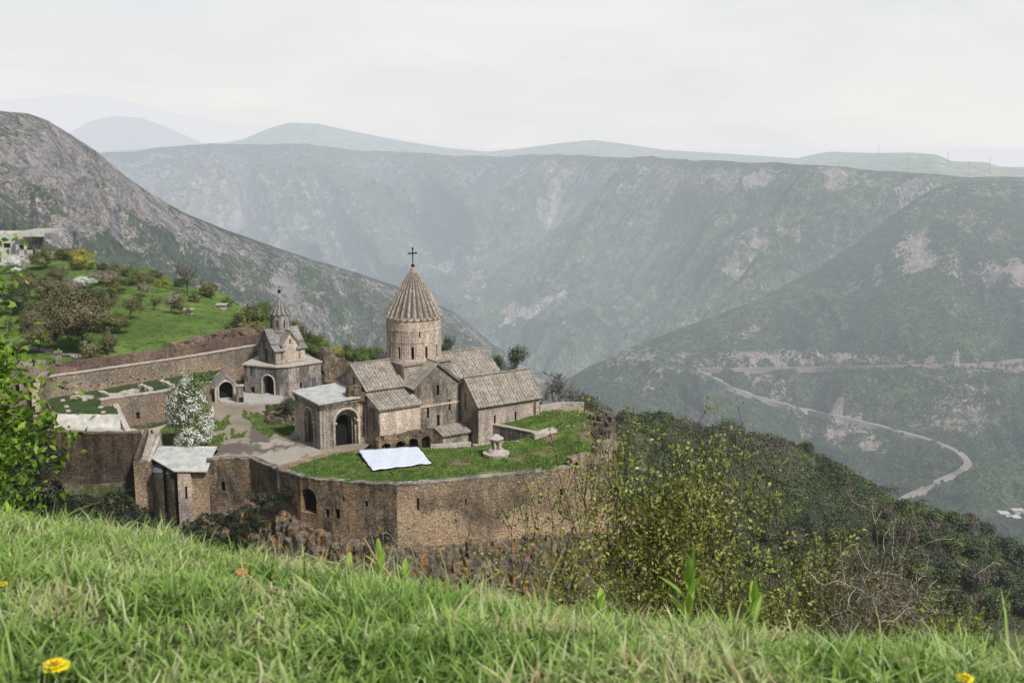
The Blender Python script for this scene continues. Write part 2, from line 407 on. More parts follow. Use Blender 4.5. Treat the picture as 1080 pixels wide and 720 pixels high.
# ------------------------------------------------------------------ terrain
CPTS = [(-300,105,-60),(-150,105,-25),(-90,108,-16),(-50,112,-26),(-20,108,-30),(10,105,-34),(40,105,-44),(80,100,-48),(150,100,-70),(300,100,-110),
 (-80,125,-14),(-62,138,-8.5),(-50,134,-11.5),(-44,134,-13),(-38,133,-13),(-30,129,-13),(-28,126,-14),(-20,122,-14),(-13,120.5,-14),(0,124,-14),(8,127,-15),(15,131,-15),(18,143,-13),(16,158,-6),(-43,175,.4),(-45,179,1.2),
 (-60,150,1),(-45,146,-.6),(-30,150,-.6),(-30,142,-.6),(-36,150,-.6),(-40,160,-.6),(-24,140,-.8),(-13,135,-.8),(0,140,-.8),(8,140,-.5),(8,150,-.5),(-10,150,-.8),(-20,165,-.6),(-10,168,-.8),(-2,170,-4),(6,163,-4),(-35,170,-.2),
 (-66,168,6.4),(-50,186,7),(-75,160,5.5),(-90,170,7),(-120,200,7),(-80,220,7),(-100,190,7.4),(-130,260,7.4),(-64,250,7),(-90,292,7),(-125,335,7.5),(-180,300,6),(-190,400,7),(-137,312,5.2),(-118,310,5.4),(-150,300,5.6),(-300,300,14),(-300,420,14),(-44,215,6.5),(-31,184,4),(-24,180,1),
 (-15,215,-22),(-30,260,-32),(-60,315,-40),(-90,380,-60),(2,195,-18),(12,185,-14),
 (16,230,-14),(36,260,-23),(54,285,-32.7),(68,300,-39.8),(83,310,-47.5),(99,315,-57),(114,315,-64),(130,320,-73),(154,320,-79),(220,320,-105),(400,320,-170),
 (25,190,-43),(45,205,-58),(62,215,-72),(90,220,-82),(130,230,-92),(160,235,-100),(250,220,-130),(40,150,-50),(80,150,-72),(150,150,-95),(300,150,-140),
 (30,330,-75),(70,375,-100),(110,385,-120),(150,390,-130),(200,410,-160),(0,310,-70),(-30,420,-110),(60,430,-150),(200,480,-230),(0,480,-180),(-100,470,-120),(-250,480,0),(400,450,-260)]
def tps(pts, lam=0.):
    P = np.array(pts, float); n = len(P); xy = P[:, :2]
    K = np.sqrt(((xy[:, None] - xy[None]) ** 2).sum(-1)) + lam * np.eye(n)
    A = np.zeros((n + 3, n + 3)); A[:n, :n] = K; A[:n, n] = 1; A[:n, n + 1:] = xy; A[n, :n] = 1; A[n + 1:, :n] = xy.T
    w = np.linalg.solve(A, np.concatenate([P[:, 2], [0, 0, 0]]))
    def f(x, y):
        x = np.asarray(x, float); y = np.asarray(y, float); s = w[n] + w[n + 1] * x + w[n + 2] * y
        for i in range(n): s = s + w[i] * np.sqrt((x - xy[i, 0]) ** 2 + (y - xy[i, 1]) ** 2)
        return s
    return f
_hill = tps(CPTS)
def sstep(a, b, t):
    t = np.clip((t - a) / (b - a), 0, 1); return t * t * (3 - 2 * t)
def fgz(x, y):
    c = .0640 + .0132 * np.clip(x, -1.75, 2.0)
    yy = np.maximum(y, 0)
    y1 = (.74 - .02) / (2 * c)
    a = 41.3 - .02 * yy - c * np.minimum(yy, y1) ** 2 - .74 * np.maximum(yy - y1, 0)
    a = a - .03 * np.minimum(y, 0)
    a = a + .035 * fbm(x * .9, y * .9, 3, 3) * np.clip(1, 0, 1) + .5 * fbm(x * .08, y * .08, 3, 5) * sstep(6, 30, y)
    return a
def ground(x, y):
    x = np.asarray(x, float); y = np.asarray(y, float)
    h = _hill(x, y)
    inside = ((x > -64) & (x < 14) & (y > 128) & (y < 178))
    r = np.where(inside, .15, 1.)
    h = h + r * (fbm(x * .035, y * .035, 4, 11) * 1.3 * sstep(180, 260, y) + fbm(x * .15, y * .15, 3, 12) * .4)
    h = h - np.maximum(0, y - 480) * .62
    h = np.maximum(h, -740)
    t = sstep(55, 108, y)
    f = fgz(x, y)
    return f * (1 - t) + h * t
def axis(segs):
    out = []
    for a, b, st in segs: out += list(np.arange(a, b, st))
    return np.array(out + [segs[-1][1]])
gx = axis([(-900, -300, 40), (-300, -130, 8), (-130, -66, 2.2), (-66, -12, 1.5), (-12, -4, .5), (-4, 4, .1), (4, 12, .5), (12, 60, 1.5), (60, 180, 2.4), (180, 420, 12), (420, 1200, 60)])
gy = axis([(-12, -1, 1.), (-1, 5.5, .1), (5.5, 12, .4), (12, 40, 1.2), (40, 110, 2.2), (110, 182, 1.5), (182, 360, 2.4), (360, 480, 5), (480, 1300, 30)])
XX, YY = np.meshgrid(gx, gy); ZZ = ground(XX, YY)
me = np_mesh('ground', np.stack([XX.ravel(), YY.ravel(), ZZ.ravel()], 1), grid_faces(len(gy), len(gx))); smooth(me)
meadow = ((YY > 150) & (ZZ > 3.2) & (XX < -20) & ~((XX > -52) & (YY < 178 + (XX + 47) * .3))).astype(float)
fgm = sstep(14, 7, YY)
fattr(me, 'meadow', meadow.ravel()); fattr(me, 'near', fgm.ravel())
t = NT(D.materials.new('hill_ground')); P = t.pos()
a = t.noise(P, .07, 5, .6, .4); b = t.noise(P, .6, 5, .7); c = t.noise(P, 2.6, 4, .75)
wood = t.mix(t.ramp(a, .38, .62), (.03, .042, .018), (.07, .085, .03)); wood = t.mix(t.ramp(b, .48, .6, 0, .8), wood, (.17, .145, .11))
mead = t.mix(t.ramp(a, .38, .6), (.08, .145, .028), (.16, .235, .055)); mead = t.mix(t.ramp(b, .5, .6, 0, .85), mead, (.05, .08, .022)); mead = t.mix(t.ramp(c, .5, .64, 0, .3), mead, (.16, .17, .07))
col = t.mix(t.ramp(t.math('ADD', t.attr('meadow'), t.ramp(b, .3, .7, -.3, .3)), .4, .6), wood, mead)
col = t.mix(t.attr('near'), col, t.mix(t.ramp(c, .4, .6), (.05, .075, .02), (.11, .10, .04)))
col = t.mix(1., col, t.mix(t.ramp(c, .3, .7), (.6, .6, .6), (1.35, 1.35, 1.35)), 'MULTIPLY')
t.finish(col, .95, t.bump(t.math('ADD', b, c), .8, .2), True, .1)
GROUND = link('ground', me, t.mat); tag(GROUND, kind='structure')

# valley floor to the horizon
vf = MB(); vf.quad((-40000, 700, -760), (40000, 700, -760), (40000, 60000, -760), (-40000, 60000, -760))
M['floor'] = m_ground_green('valley_floor', (.07, .085, .05), (.1, .11, .07), (.17, .14, .12), .004)
tag(link('valley_floor', vf.mesh(fix=False), M['floor']), kind='structure')

def ip(px, tab):
    tab = np.array(tab, float); return np.interp(px, tab[:, 0], tab[:, 1])
def zof(py, Y): 
    return CAMZ - Y * np.tan(TH + np.arctan((py - 360.0) / F))
def xof(px, Y, z):
    return (px - 540) / F * (Y * math.cos(TH) + (CAMZ - z) * math.sin(TH))
def inell(px, py, e):              # soft ellipse (cx, cy, rx, ry, angle)
    c, s = math.cos(math.radians(e[4])), math.sin(math.radians(e[4]))
    u = ((px - e[0]) * c + (py - e[1]) * s) / e[2]; v = (-(px - e[0]) * s + (py - e[1]) * c) / e[3]
    return np.clip(1.6 - 1.15 * np.sqrt(u * u + v * v), 0, 1)
def blur_ripple(px, py, d=2.): return px + d * fbm(px * .06, py * .06, 3, 77), py + d * fbm(px * .06, py * .06, 3, 78)

def slope_sheet(name, p0, p1, npx, ns, crest, ycr, ybot, Ybot, pw, amp, wl, mat, seed, patches=(), cliffs=None, back=((300, 60), (1500, 420)), skew=0.):
    px = np.linspace(p0, p1, npx); s = np.linspace(0, 1, ns)
    yc = ip(px, crest); Yc = ip(px, ycr); yb = ip(px, ybot); Yb = ip(px, Ybot)
    S, PX = np.meshgrid(s, px, indexing='ij')
    PY = yc[None] + (yb - yc)[None] * S
    Yd = Yc[None] + (Yb - Yc)[None] * S ** pw
    Zd = zof(PY, Yd); Xd = xof(PX, Yd, Zd)
    A = amp * np.minimum(1, S * 7 + .06)
    ax = (Xd - skew * Yd * np.clip((PX - 150) / 350, -.6, 1)) / wl; ay = Yd / (wl * 2.2)
    d = ridged(ax + .5 * fbm(ax, ay, 2, seed + 9), ay, 6, seed) * A + fbm(Xd / wl * 4, Yd / wl * 4, 5, seed + 5) * A * .28
    Zd = Zd + d; Yd2 = Yd - d * .5
    rock = np.zeros_like(PX)
    qx, qy = blur_ripple(PX, PY, 7.)
    for e in patches: rock = np.maximum(rock, inell(qx, qy, e) * (e[5] if len(e) > 5 else 1))
    if cliffs is not None: rock = np.maximum(rock, cliffs(PX, PY, S, yc[None]))
    rows = [np.stack([Xd, Yd2, Zd], -1)]
    for dy, dz in back:
        r = rows[0][0].copy() if True else 0
        q = r[None].copy(); q[..., 1] += dy; q[..., 2] -= dz
        q[..., 0] *= (q[..., 1] / r[None][..., 1])
        rows.insert(0, q) if False else rows.append(('b', q))
    backs = [r[1] for r in rows[1:]]; V = np.concatenate(backs[::-1] + [rows[0]], 0)
    rk = np.concatenate([np.zeros((len(backs), npx)), rock], 0)
    nr, nc = V.shape[:2]
    me = np_mesh(name, V.reshape(-1, 3), grid_faces(nr, nc)[:, ::-1]); smooth(me); fattr(me, 'rock', rk.ravel())
    o = link(name, me, mat); tag(o, kind='structure'); return o

def cliff_band(lo, hi, w=1.):
    return lambda PX, PY, S, yc: w * np.clip(np.minimum((PY - yc - lo) / 4, (hi + 10 * vnoise(PX * .03, PX * 0, 5) - (PY - yc)) / 12), 0, 1)

M['far'] = m_mountain('far_mountain_rock', (.16, .17, .16), (.2, .2, .2), (.25, .25, .26), (.5, .52, .55), .0006, bushsc=.002)
M['hillfar'] = m_mountain('cone_hill_grass', (.24, .30, .11), (.42, .40, .20), (.3, .27, .2), (.35, .3, .25), .002, bush=(.14, .17, .09), bushsc=.01, rockbias=-.4)
M['wall_far'] = m_mountain('canyon_wall_rock', (.06, .09, .05), (.125, .15, .075), (.20, .17, .16), (.36, .31, .285), .0028, bushsc=.035)
M['left_mt'] = m_mountain('left_mountain_rock', (.055, .09, .045), (.10, .13, .06), (.22, .19, .19), (.42, .37, .36), .006, bushsc=.09, rockbias=.12)
M['right_sp'] = m_mountain('spur_scrub', (.052, .082, .038), (.125, .155, .065), (.21, .175, .16), (.42, .345, .31), .0055, bush=(.026, .042, .026), bushsc=.075)

slope_sheet('far_mountain', -260, 1300, 260, 16,
    [(-260,125),(-100,112),(0,106),(35,103),(70,100),(110,101),(140,108),(180,119),(230,128),(280,134),(320,139),(420,146),(470,151),(560,162),(1300,185)],
    [(-260,19000),(1300,19000)], [(-260,240),(1300,240)], [(-260,14000),(1300,14000)], 1., 120, 2600, M['far'], 21, [(22,106,16,3,0),(190,122,20,3,15,.8)], back=((1500, 300), (6000, 2500)))
slope_sheet('cone_hill', -60, 460, 200, 30,
    [(-60,185),(40,165),(62,150),(75,139),(95,128),(120,122.5),(150,124.5),(175,134),(210,149),(260,165),(460,190)],
    [(-60,9500),(460,9500)], [(-60,260),(460,260)], [(-60,7500),(460,7500)], .9, 25, 1200, M['hillfar'], 31, back=((800, 100), (3000, 900)))
# hills standing on the far plateau
slope_sheet('plateau_hill', -300, 1450, 420, 26,
    [(-300,170),(110,160),(200,153),(240,150),(256,147),(285,135),(305,129.5),(335,130.5),(370,138),(420,148),(470,156),(515,160),(545,157),(590,151),(625,147.5),(660,152),(700,158),(780,163),(840,167),(858,163),(875,160),(920,161.5),(960,161),(988,163),(1004,170),(1040,171),(1055,176),(1450,181)],
    [(-300,6600),(400,6600),(850,5600),(1000,4400),(1450,4200)], [(-300,215),(1450,215)], [(-300,4500),(400,4650),(540,4320),(640,3700),(740,3150),(840,2850),(950,2700),(1450,2650)], 1., 9, 500, M['hillfar'], 41,
    [(905,167,38,6,0,.5),(1000,176,60,5,2,.4)], back=((1500, 60), (9000, 1500)))
rimy = [(-300,166),(110,162),(180,154),(256,151),(330,153),(400,159),(500,164),(620,163),(700,166),(800,171),(850,174),(930,180),(1000,185),(1080,189),(1450,196)]
slope_sheet('canyon_wall', -320, 1450, 760, 250, rimy,
    [(-320,4300),(110,4500),(400,4600),(540,4300),(640,3650),(740,3100),(840,2800),(950,2650),(1450,2600)],
    [(-320,480),(1450,480)], [(-320,2300),(450,2300),(800,2000),(1450,2000)], .78, 95, 620, M['wall_far'], 51,
    [(250,210,10,16,20),(262,198,5,9,0),(588,200,20,9,-20),(470,262,30,6,0,.7),(545,345,28,6,-40,.8),(580,325,22,5,-35,.9),(660,310,22,4,-8,.8),(790,195,30,7,-25,.9),(830,262,12,9,-35,.9),(797,262,14,6,-20,.9),
     (770,268,20,5,-10,.7),(775,278,22,4,0,.6),(790,290,30,5,-5,.6),(440,290,20,10,-30,.4),(500,290,12,26,30,.4),(880,190,60,14,0,.6),(545,268,26,3,0,.5)],
    cliffs=lambda PX, PY, S, yc: np.maximum(cliff_band(3, 26, .42)(PX, PY, S, yc), np.clip((430 - PX) / 260, 0, 1) * .55 * np.clip((PY - yc - 1) / 6, 0, 1) * np.clip((320 - PY) / 60, 0, 1)), skew=.95)
slope_sheet('left_mountain', -420, 640, 520, 260,
    [(-420,80),(-50,112),(0,116.5),(30,119),(50,126),(80,145),(100,158),(130,184),(160,205),(200,227),(240,243),(280,257),(330,274),(380,289),(430,305),(480,330),(520,362),(560,388),(600,412),(640,430)],
    [(-420,1000),(0,1250),(200,1500),(400,1900),(640,2300)], [(-420,430),(640,470)], [(-420,520),(0,620),(300,900),(640,1500)], .85, 26, 150, M['left_mt'], 61,
    [(130,178,20,60,-30,.75),(60,170,60,40,20,.7),(180,235,60,18,30,.6),(120,215,30,20,0,.6),(300,305,16,20,0,1),(90,245,60,14,10,.5),(20,150,40,24,10,.6),(310,320,60,14,25,.4),(240,260,50,10,20,.35)],
    cliffs=lambda PX, PY, S, yc: np.maximum(cliff_band(0, 22, .42)(PX, PY, S, yc), (.30 + .22 * np.clip((175 - PY) / 50, -1, 1)) * np.clip((360 - PX) / 160, 0, 1)))
spx = [(540,430),(570,420),(590,408),(620,388),(660,368),(700,353),(740,338),(800,315),(860,284),(900,258),(930,236),(960,214),(985,198),(1010,192),(1050,190),(1080,191),(1480,196)]
RIGHT = slope_sheet('canyon_slope', 540, 1480, 620, 320, spx,
    [(540,1800),(700,2000),(860,2300),(1000,2500),(1480,2600)], [(540,650),(1480,650)], [(540,1000),(1480,900)], .8, 22, 210, M['right_sp'], 71,
    [(960,264,20,15,-40,1.3),(972,274,16,16,60,.9),(925,290,8,6,0,.9),(790,383,46,5,0,1.2),(900,384,50,4,0,1.1),(1060,288,40,13,4,1.1),(745,386,14,9,0,1.2),(1030,288,40,10,8),(1070,292,30,12,0),(1010,280,14,12,0,.8),(660,380,32,16,-20,.6),(800,302,12,3,-30,1),(838,380,100,5,0,1),(700,395,36,4,-30,.5),
     (905,440,40,7,14,.8),(1010,430,40,20,0,.55),(1000,402,30,10,0,.5),(885,448,12,7,0,.9),(930,455,16,5,20,.8),(860,440,20,5,20,.7),(820,410,50,5,27,.9),(1040,388,60,5,-3,.8),(640,375,40,5,-15,.5),(665,378,30,14,-25,.8),(1000,225,60,8,8,.45),(900,300,20,5,-40,.6),(780,352,40,5,-25,.5),(1040,245,30,10,10,.5),(880,345,30,6,0,.45),(720,372,26,6,-20,.6),(760,450,30,8,20,.5),(1050,330,30,4,-4,.6),(935,462,10,6,0,.6),(965,385,90,4,0,.7)],
    cliffs=lambda PX, PY, S, yc: .55 * np.clip((PX - 900) / 60, 0, 1) * np.clip(np.minimum((PY - yc - 2) / 3, (26 - (PY - yc)) / 12), 0, 1))
dg = bpy.context.evaluated_depsgraph_get(); dg.update()
def bvh(o):
    me = o.data; return BVHTree.FromPolygons([v.co for v in me.vertices], [p.vertices for p in me.polygons])
BR = bvh(RIGHT)
EYE = Vector((0, 0, CAMZ))
def hit(tree, px, py):
    d = (at(px, py, 100) - EYE).normalized(); r = tree.ray_cast(EYE, d); return r[0]

# ---- road on the slope: switchback cut with its embankment
def spline(pts, n):
    P = [Vector((*p, 0)) if len(p) == 2 else Vector(p) for p in pts]; out = []
    for i in range(len(P) - 1):
        p0 = P[max(i - 1, 0)]; p1 = P[i]; p2 = P[i + 1]; p3 = P[min(i + 2, len(P) - 1)]
        for k in range(n):
            t_ = k / n
            out.append(.5 * ((2 * p1) + (p2 - p0) * t_ + (2 * p0 - 5 * p1 + 4 * p2 - p3) * t_ ** 2 + (3 * p1 - p0 - 3 * p2 + p3) * t_ ** 3))
    out.append(P[-1]); return out
def road(name, ppx, width, mat, smoothn=14, down=14):
    pts = [hit(BR, p.x, p.y) for p in spline(ppx, 12)]; pts = [p for p in pts if p is not None]
    A = np.array([p[:] for p in pts])
    for _ in range(smoothn):
        A[1:-1] = A[:-2] * .25 + A[1:-1] * .5 + A[2:] * .25
    A[:, 2] += 2.2
    m = MB(); n = len(A); vs = []
    for i in range(n):
        d = Vector(A[min(i + 1, n - 1)]) - Vector(A[max(i - 1, 0)]); d.z = 0; d.normalize(); q = Vector((-d.y, d.x, 0)) * width / 2
        c = Vector(A[i]); vs += [c - q, c + q, c + q * 1.5 - Z3 * down * .6, c - q * 1.5 - Z3 * down * .6]
    fs = []
    for i in range(n - 1):
        for k in range(4): fs.append((i * 4 + k, i * 4 + (k + 1) % 4, (i + 1) * 4 + (k + 1) % 4, (i + 1) * 4 + k))
    m.add(vs, fs); o = link(name, m.mesh(), mat); tag(o, kind='structure'); return A
M['road'] = m_plain('dusty_road', (.27, .235, .205), .2, .02, .95)
M['track'] = m_plain('dusty_track', (.22, .18, .155), .3, .02, .95)
road('road', [(736,390.5),(752,398),(769,407),(800,419),(836,429),(862,435),(887,440),(917,447),(950,456),(984,466),(1003,474),(1013,479.5),(1020,487),(1019,493),(1006,501),(982,512),(958,524),(940,534)], 9, M['road'])
road('road', [(736,389),(780,389.5),(828,388.5),(880,388),(947,386.5),(1000,386),(1043,383.5),(1085,379),(1200,372)], 8, M['track'])
road('road', [(695,213),(730,207),(765,200),(790,190)], 8, M['track']) if False else None

# scrub dotted over the near canyon slope: nobody could count it
def clumps(name, P, size, nleaf, mat, flat=.8, seed=1, leaf=.38, absleaf=None):
    """leafy clumps: P (n,3) centres, size (n,) radii"""
    r = np.random.default_rng(seed); n = len(P)
    d = r.normal(size=(n, nleaf, 3)); d /= np.linalg.norm(d, axis=2, keepdims=True)
    rad = r.uniform(.55, 1.05, (n, nleaf, 1)); d[..., 2] = np.abs(d[..., 2]) * 1.0 - .15
    C = P[:, None] + d * rad * size[:, None, None] * np.array([1, 1, flat])
    nrm = d + r.normal(size=d.shape) * .45; nrm /= np.linalg.norm(nrm, axis=2, keepdims=True)
    ref = r.normal(size=d.shape); u = np.cross(nrm, ref); u /= np.linalg.norm(u, axis=2, keepdims=True) + 1e-9; v = np.cross(nrm, u)
    s = size[:, None, None] * leaf * r.uniform(.6, 1.3, (n, nleaf, 1)) if absleaf is None else absleaf * r.uniform(.6, 1.3, (n, nleaf, 1))
    V = np.stack([C - u * s, C - v * s * .7, C + u * s, C + v * s * .7], 2).reshape(-1, 3)
    Fq = np.arange(len(V)).reshape(-1, 4)
    me = np_mesh(name, V, Fq)
    tint = np.repeat(r.uniform(0, 1, n), nleaf * 4) * .7 + np.repeat(r.uniform(0, 1, n * nleaf), 4) * .3
    fattr(me, 'tint', tint)
    soft_normals(me, np.repeat((d * .8 + nrm * .35 + np.array([0, 0, .25])).reshape(-1, 3), 4, 0))
    return me
M['scrub_far'] = m_leaf('canyon_scrub', [(.028, .042, .024), (.05, .075, .032), (.085, .12, .04)], True, .01, trans=False, rough=1)
cand = []
qx_ = RNG.uniform(560, 1120, 90000); qy_ = RNG.uniform(196, 560, 90000)
ok_ = (qy_ > np.interp(qx_, [p[0] for p in spx], [p[1] for p in spx]) + 2) & (fbm(qx_ * .022, qy_ * .04, 4, 91) + RNG.uniform(-.35, .35, 90000) > .0)
for px, py in zip(qx_[ok_][:30000], qy_[ok_][:30000]):
    h = hit(BR, px, py)
    if h is not None: cand.append((h.x, h.y, h.z))
cand = np.array(cand)
sc_ = RNG.uniform(.9, 3.0, len(cand)) * (cand[:, 1] / 1700) ** .5
tag(link('hillside_scrub', clumps('hillside_scrub', cand, sc_, 7, M['scrub_far'], .8, 5, .7), M['scrub_far']), 'dark scrub dotted over the steep canyon slope around the switchback road', 'scrub', kind='stuff')

# ================================================================== MONASTERY
def arch_prof(c, u, w, h, arched, n=10):
    c = Vector(c); u = Vector(u)
    if not arched: return [c - u * w / 2, c + u * w / 2, c + u * w / 2 + Z3 * h, c - u * w / 2 + Z3 * h]
    r = w / 2; pts = [c - u * r, c + u * r]
    for k in range(n + 1):
        a = math.pi * k / n; pts.append(c + u * r * math.cos(a) + Z3 * (h - r + r * math.sin(a)))
    return pts
class Openings:
    def __init__(s): s.c = MB(); s.p = []
    def add(s, name, c, u, out, w, h, arched=False, depth=.5, mat='dark', frame=None):
        u = Vector(u).normalized(); out = Vector(out).normalized(); c = Vector(c)
        s.c.extrude([p + out * .4 for p in arch_prof(c, u, w, h, arched)], -out * (depth + .4))
        s.p.append((name, c - out * (depth - .06), u, out, w - .012, h - .006, arched, mat, frame, c))
        return s
    def panes(s, parent):
        for name, c, u, out, w, h, arched, mat, frame, c0 in s.p:
            m = MB().extrude(arch_prof(c + Z3 * .003, u, w, h, arched), -out * .05)
            o = m.build(name, M[mat], parent)
            if frame:
                fm = MB(); pr = arch_prof(c0 + out * .03, u, w + frame * .9, h + frame * .45, arched)
                pts = pr[1:] + [pr[0]]; fm.tube(pts, [frame / 2] * len(pts), 6); fm.build('moulding', M['coping'], o)
def roof_slope(mb, r0, r1, e1, e0, th=.22, step=.46, rib=.09):
    r0, r1, e1, e0 = map(Vector, (r0, r1, e1, e0)); n = (r1 - r0).cross(e0 - r0).normalized()
    if n.z < 0: n = -n
    mb.hexa([r0, r1, e1, e0], [p + n * th for p in (r0, r1, e1, e0)])
    L = (r1 - r0).length; k = int(L / step); a = (r1 - r0).normalized()
    for i in range(k + 1):
        f = i / k; p = r0.lerp(r1, f) + n * (th - .01); q = e0.lerp(e1, f) + n * (th - .01) + (e0 - r0).normalized() * .04
        w = a * .075; hh = n * (rib + .03 * math.sin(i * 2.3))
        mb.hexa([p - w, p + w, q + w, q - w], [p - w * .6 + hh, p + w * .6 + hh, q + w * .6 + hh, q - w * .6 + hh])
def gable_roof(mb, r0, r1, half, drop, side, over=.35, th=.22, **k):
    """ridge r0->r1, half width, vertical drop, side = horizontal unit vector"""
    r0 = Vector(r0); r1 = Vector(r1); a = (r1 - r0).normalized(); r0 = r0 - a * over; r1 = r1 + a * over; side = Vector(side)
    f = (half + over) / half
    for s_ in (1, -1):
        o = side * s_ * half * f - Z3 * drop * f
        roof_slope(mb, r0 + Z3 * .012, r1 + Z3 * .012, r1 + o + Z3 * .012, r0 + o + Z3 * .012, th, **k)
    mb.tube([r0 + Z3 * (th + .1), r1 + Z3 * (th + .1)], [.13, .13], 6)
def folded_cone(mb, cx, cy, z0, z1, r, n, tip=.16, drop=.28, fold=.085, curve=0.):
    rings = []; N2 = n * 2
    for j in range(9):
        f = j / 8; rr_ = r * (1 - f) ** (1 - curve) + tip * f; z = z0 + (z1 - z0) * f; ring = []
        for i in range(N2):
            a = 2 * math.pi * i / N2; o = i % 2 == 0; q = rr_ * (1 if o else 1 - fold * (1 - f * .5))
            ring.append((cx + q * math.cos(a), cy + q * math.sin(a), z - (drop * (1 - f) ** 3 if o else 0)))
        rings.append(ring)
    under = [(cx + (r - .45) * math.cos(2 * math.pi * i / N2), cy + (r - .45) * math.sin(2 * math.pi * i / N2), z0 - .25) for i in range(N2)]
    vs = under + [p for q in rings for p in q]; fs = []
    for j in range(9):
        for i in range(N2): fs.append((j * N2 + i, j * N2 + (i + 1) % N2, (j + 1) * N2 + (i + 1) % N2, (j + 1) * N2 + i))
    fs.append(tuple(range(N2 - 1, -1, -1))); fs.append(tuple(range(9 * N2, 10 * N2)))
    mb.add(vs, fs)
def fold_shade(o):                       # mask for shade painted into the folds: 1 in the valleys, 0 on the ridges
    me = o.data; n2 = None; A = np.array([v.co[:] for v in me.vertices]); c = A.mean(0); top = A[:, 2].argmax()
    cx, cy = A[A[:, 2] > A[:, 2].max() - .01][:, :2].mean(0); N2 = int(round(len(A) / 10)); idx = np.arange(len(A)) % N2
    fattr(me, 'fold_shade', (idx % 2).astype(float))
def cross_on(parent, c, h, name='cross'):
    c = Vector(c); m = MB(); u = E
    m.cyl(c.x, c.y, c.z - .1, c.z + .28, .2, .26, 12); m.cyl(c.x, c.y, c.z + .28, c.z + .42, .3, .16, 12)
    a = c + Z3 * .4; t_ = c + Z3 * h; w = .055 * h / 2
    m.tube([a, a.lerp(t_, .5), t_], [w, w, w], 6)
    k = c + Z3 * (h * .74); m.tube([k - u * h * .2, k + u * h * .2], [w, w], 6)
    for q in (k - u * h * .2, k + u * h * .2, t_): m.cyl(q.x, q.y, q.z - w * 1.6, q.z + w * 1.6, w * 1.9, w * 1.9, 8)
    m.cyl(k.x, k.y, k.z - w * 2, k.z + w * 2, w * 2.2, w * 2.2, 8)
    return m.build(name, M['iron'], parent)

# ---------------------------------------------------------------- cathedral
cath = empty('church', CP(0, 0), 'large stone church with tall round drum, pointed conical dome and arched porch', 'church')
RZ = 11.15; EZ = 8.55
op = Openings()
nave = MB(); HW = 4.15
nave.extrude([CP(-9.5, -HW, -1), CP(-9.5, HW, -1), CP(-9.5, HW, EZ), CP(-9.5, 0, RZ), CP(-9.5, -HW, EZ)], E * 20.7)
op.add('window', CP(-9.5, -.4, 8.7), N, -E, .7, 1.0, False, .5)
nw = nave.build('nave_wall', M['church'], cath, cut=op.c); op.panes(nw)
m = MB()
for s_ in (-1, 1): m.box(CP(0, 0), E, N, EZ - .35, EZ - .02, -9.6, 11.3, s_ * HW + (-.2 if s_ < 0 else 0), s_ * HW + (0.0 if s_ < 0 else .2))
m.build('cornice', M['church_dark'], cath)
m = MB(); gable_roof(m, CP(-9.5, 0, RZ), CP(11.2, 0, RZ), HW, RZ - EZ, N); m.build('nave_roof', M['roof'], cath)
op = Openings(); TW = 3.45
tr = MB(); tr.extrude([CP(-TW, -6.2, -1), CP(TW, -6.2, -1), CP(TW, -6.2, EZ + .02), CP(0, -6.2, RZ + .2), CP(-TW, -6.2, EZ + .02)], N * 12.4)
for e_, z_, w_, h_ in ((.15, 7.0, .42, 1.45), (-1.45, 4.05, .34, 1.6), (.15, 2.6, .42, 1.7), (1.95, 4.6, .34, 1.6)):
    op.add('window', CP(e_, -6.2, z_), E, -N, w_, h_, False, .5)
tw = tr.build('transept_wall', M['church_dark'], cath, cut=op.c); op.panes(tw)
MB().box(CP(0, 0), E, N, 5.62, 5.9, -TW - .06, TW + .06, -6.29, -6.195).build('string_course', M['church_light'], cath); MB().box(CP(0, 0), E, N, 2.0, 2.25, -TW - .06, TW - .2, -6.3, -6.195).build('string_course', M['church_light'], cath)
m = MB(); gable_roof(m, CP(0, -6.2, RZ + .2), CP(0, 6.2, RZ + .2), TW, RZ + .2 - EZ, E); m.build('transept_roof', M['roof'], cath)
m = MB(); m.box(CP(0, 0), E, N, 7.0, 11.05, -3.75, 3.75, -3.75, 3.75); m.build('pedestal', M['church'], cath)
m = MB(); m.box(CP(0, 0), E, N, 11.05, 11.3, -3.98, 3.98, -3.98, 3.98); m.build('pedestal_slab', M['roof'], cath)
# drum
DZ0, DZ1, DR = 11.3, 17.35, 3.72
op = Openings(); dm = MB(); dm.cyl(CC.x, CC.y, DZ0 - .2, DZ1, DR, DR, 72)
for k in range(12):
    a = math.radians(-90 + 1.5 + 30 * k); out = Vector((math.cos(a), math.sin(a), 0)); u = Vector((-out.y, out.x, 0))
    op.add('window', Vector((CC.x, CC.y, DZ0 + .35)) + out * (DR - .01), u, out, .38, 1.75, True, .45)
    if k % 2 == 0: op.add('window', Vector((CC.x, CC.y, DZ0 + 3.35)) + Vector((math.cos(a + .27), math.sin(a + .27), 0)) * (DR - .01), Vector((-math.sin(a + .27), math.cos(a + .27), 0)), Vector((math.cos(a + .27), math.sin(a + .27), 0)), .2, .9, False, .4)
dr = dm.build('drum', M['church_light'], cath, cut=op.c); op.panes(dr)
for z_, w_ in ((DZ0 + 2.55, .05), (DZ0 + 4.15, .06), (DZ1 - .42, .12), (DZ0, .1)): MB().cyl(CC.x, CC.y, z_, z_ + (.14 if w_ < .1 else .3), DR + w_, DR + w_ + .02, 72, True).build('band', M['church_light'], cath)
m = MB()
for k in range(24):
    a = math.radians(15 * k + 9); q = Vector((CC.x + DR * math.cos(a), CC.y + DR * math.sin(a), 0)); MB().cyl(q.x, q.y, DZ0 + .1, DZ1 - .3, .06, .06, 6).build('colonnette', M['church_light'], cath)
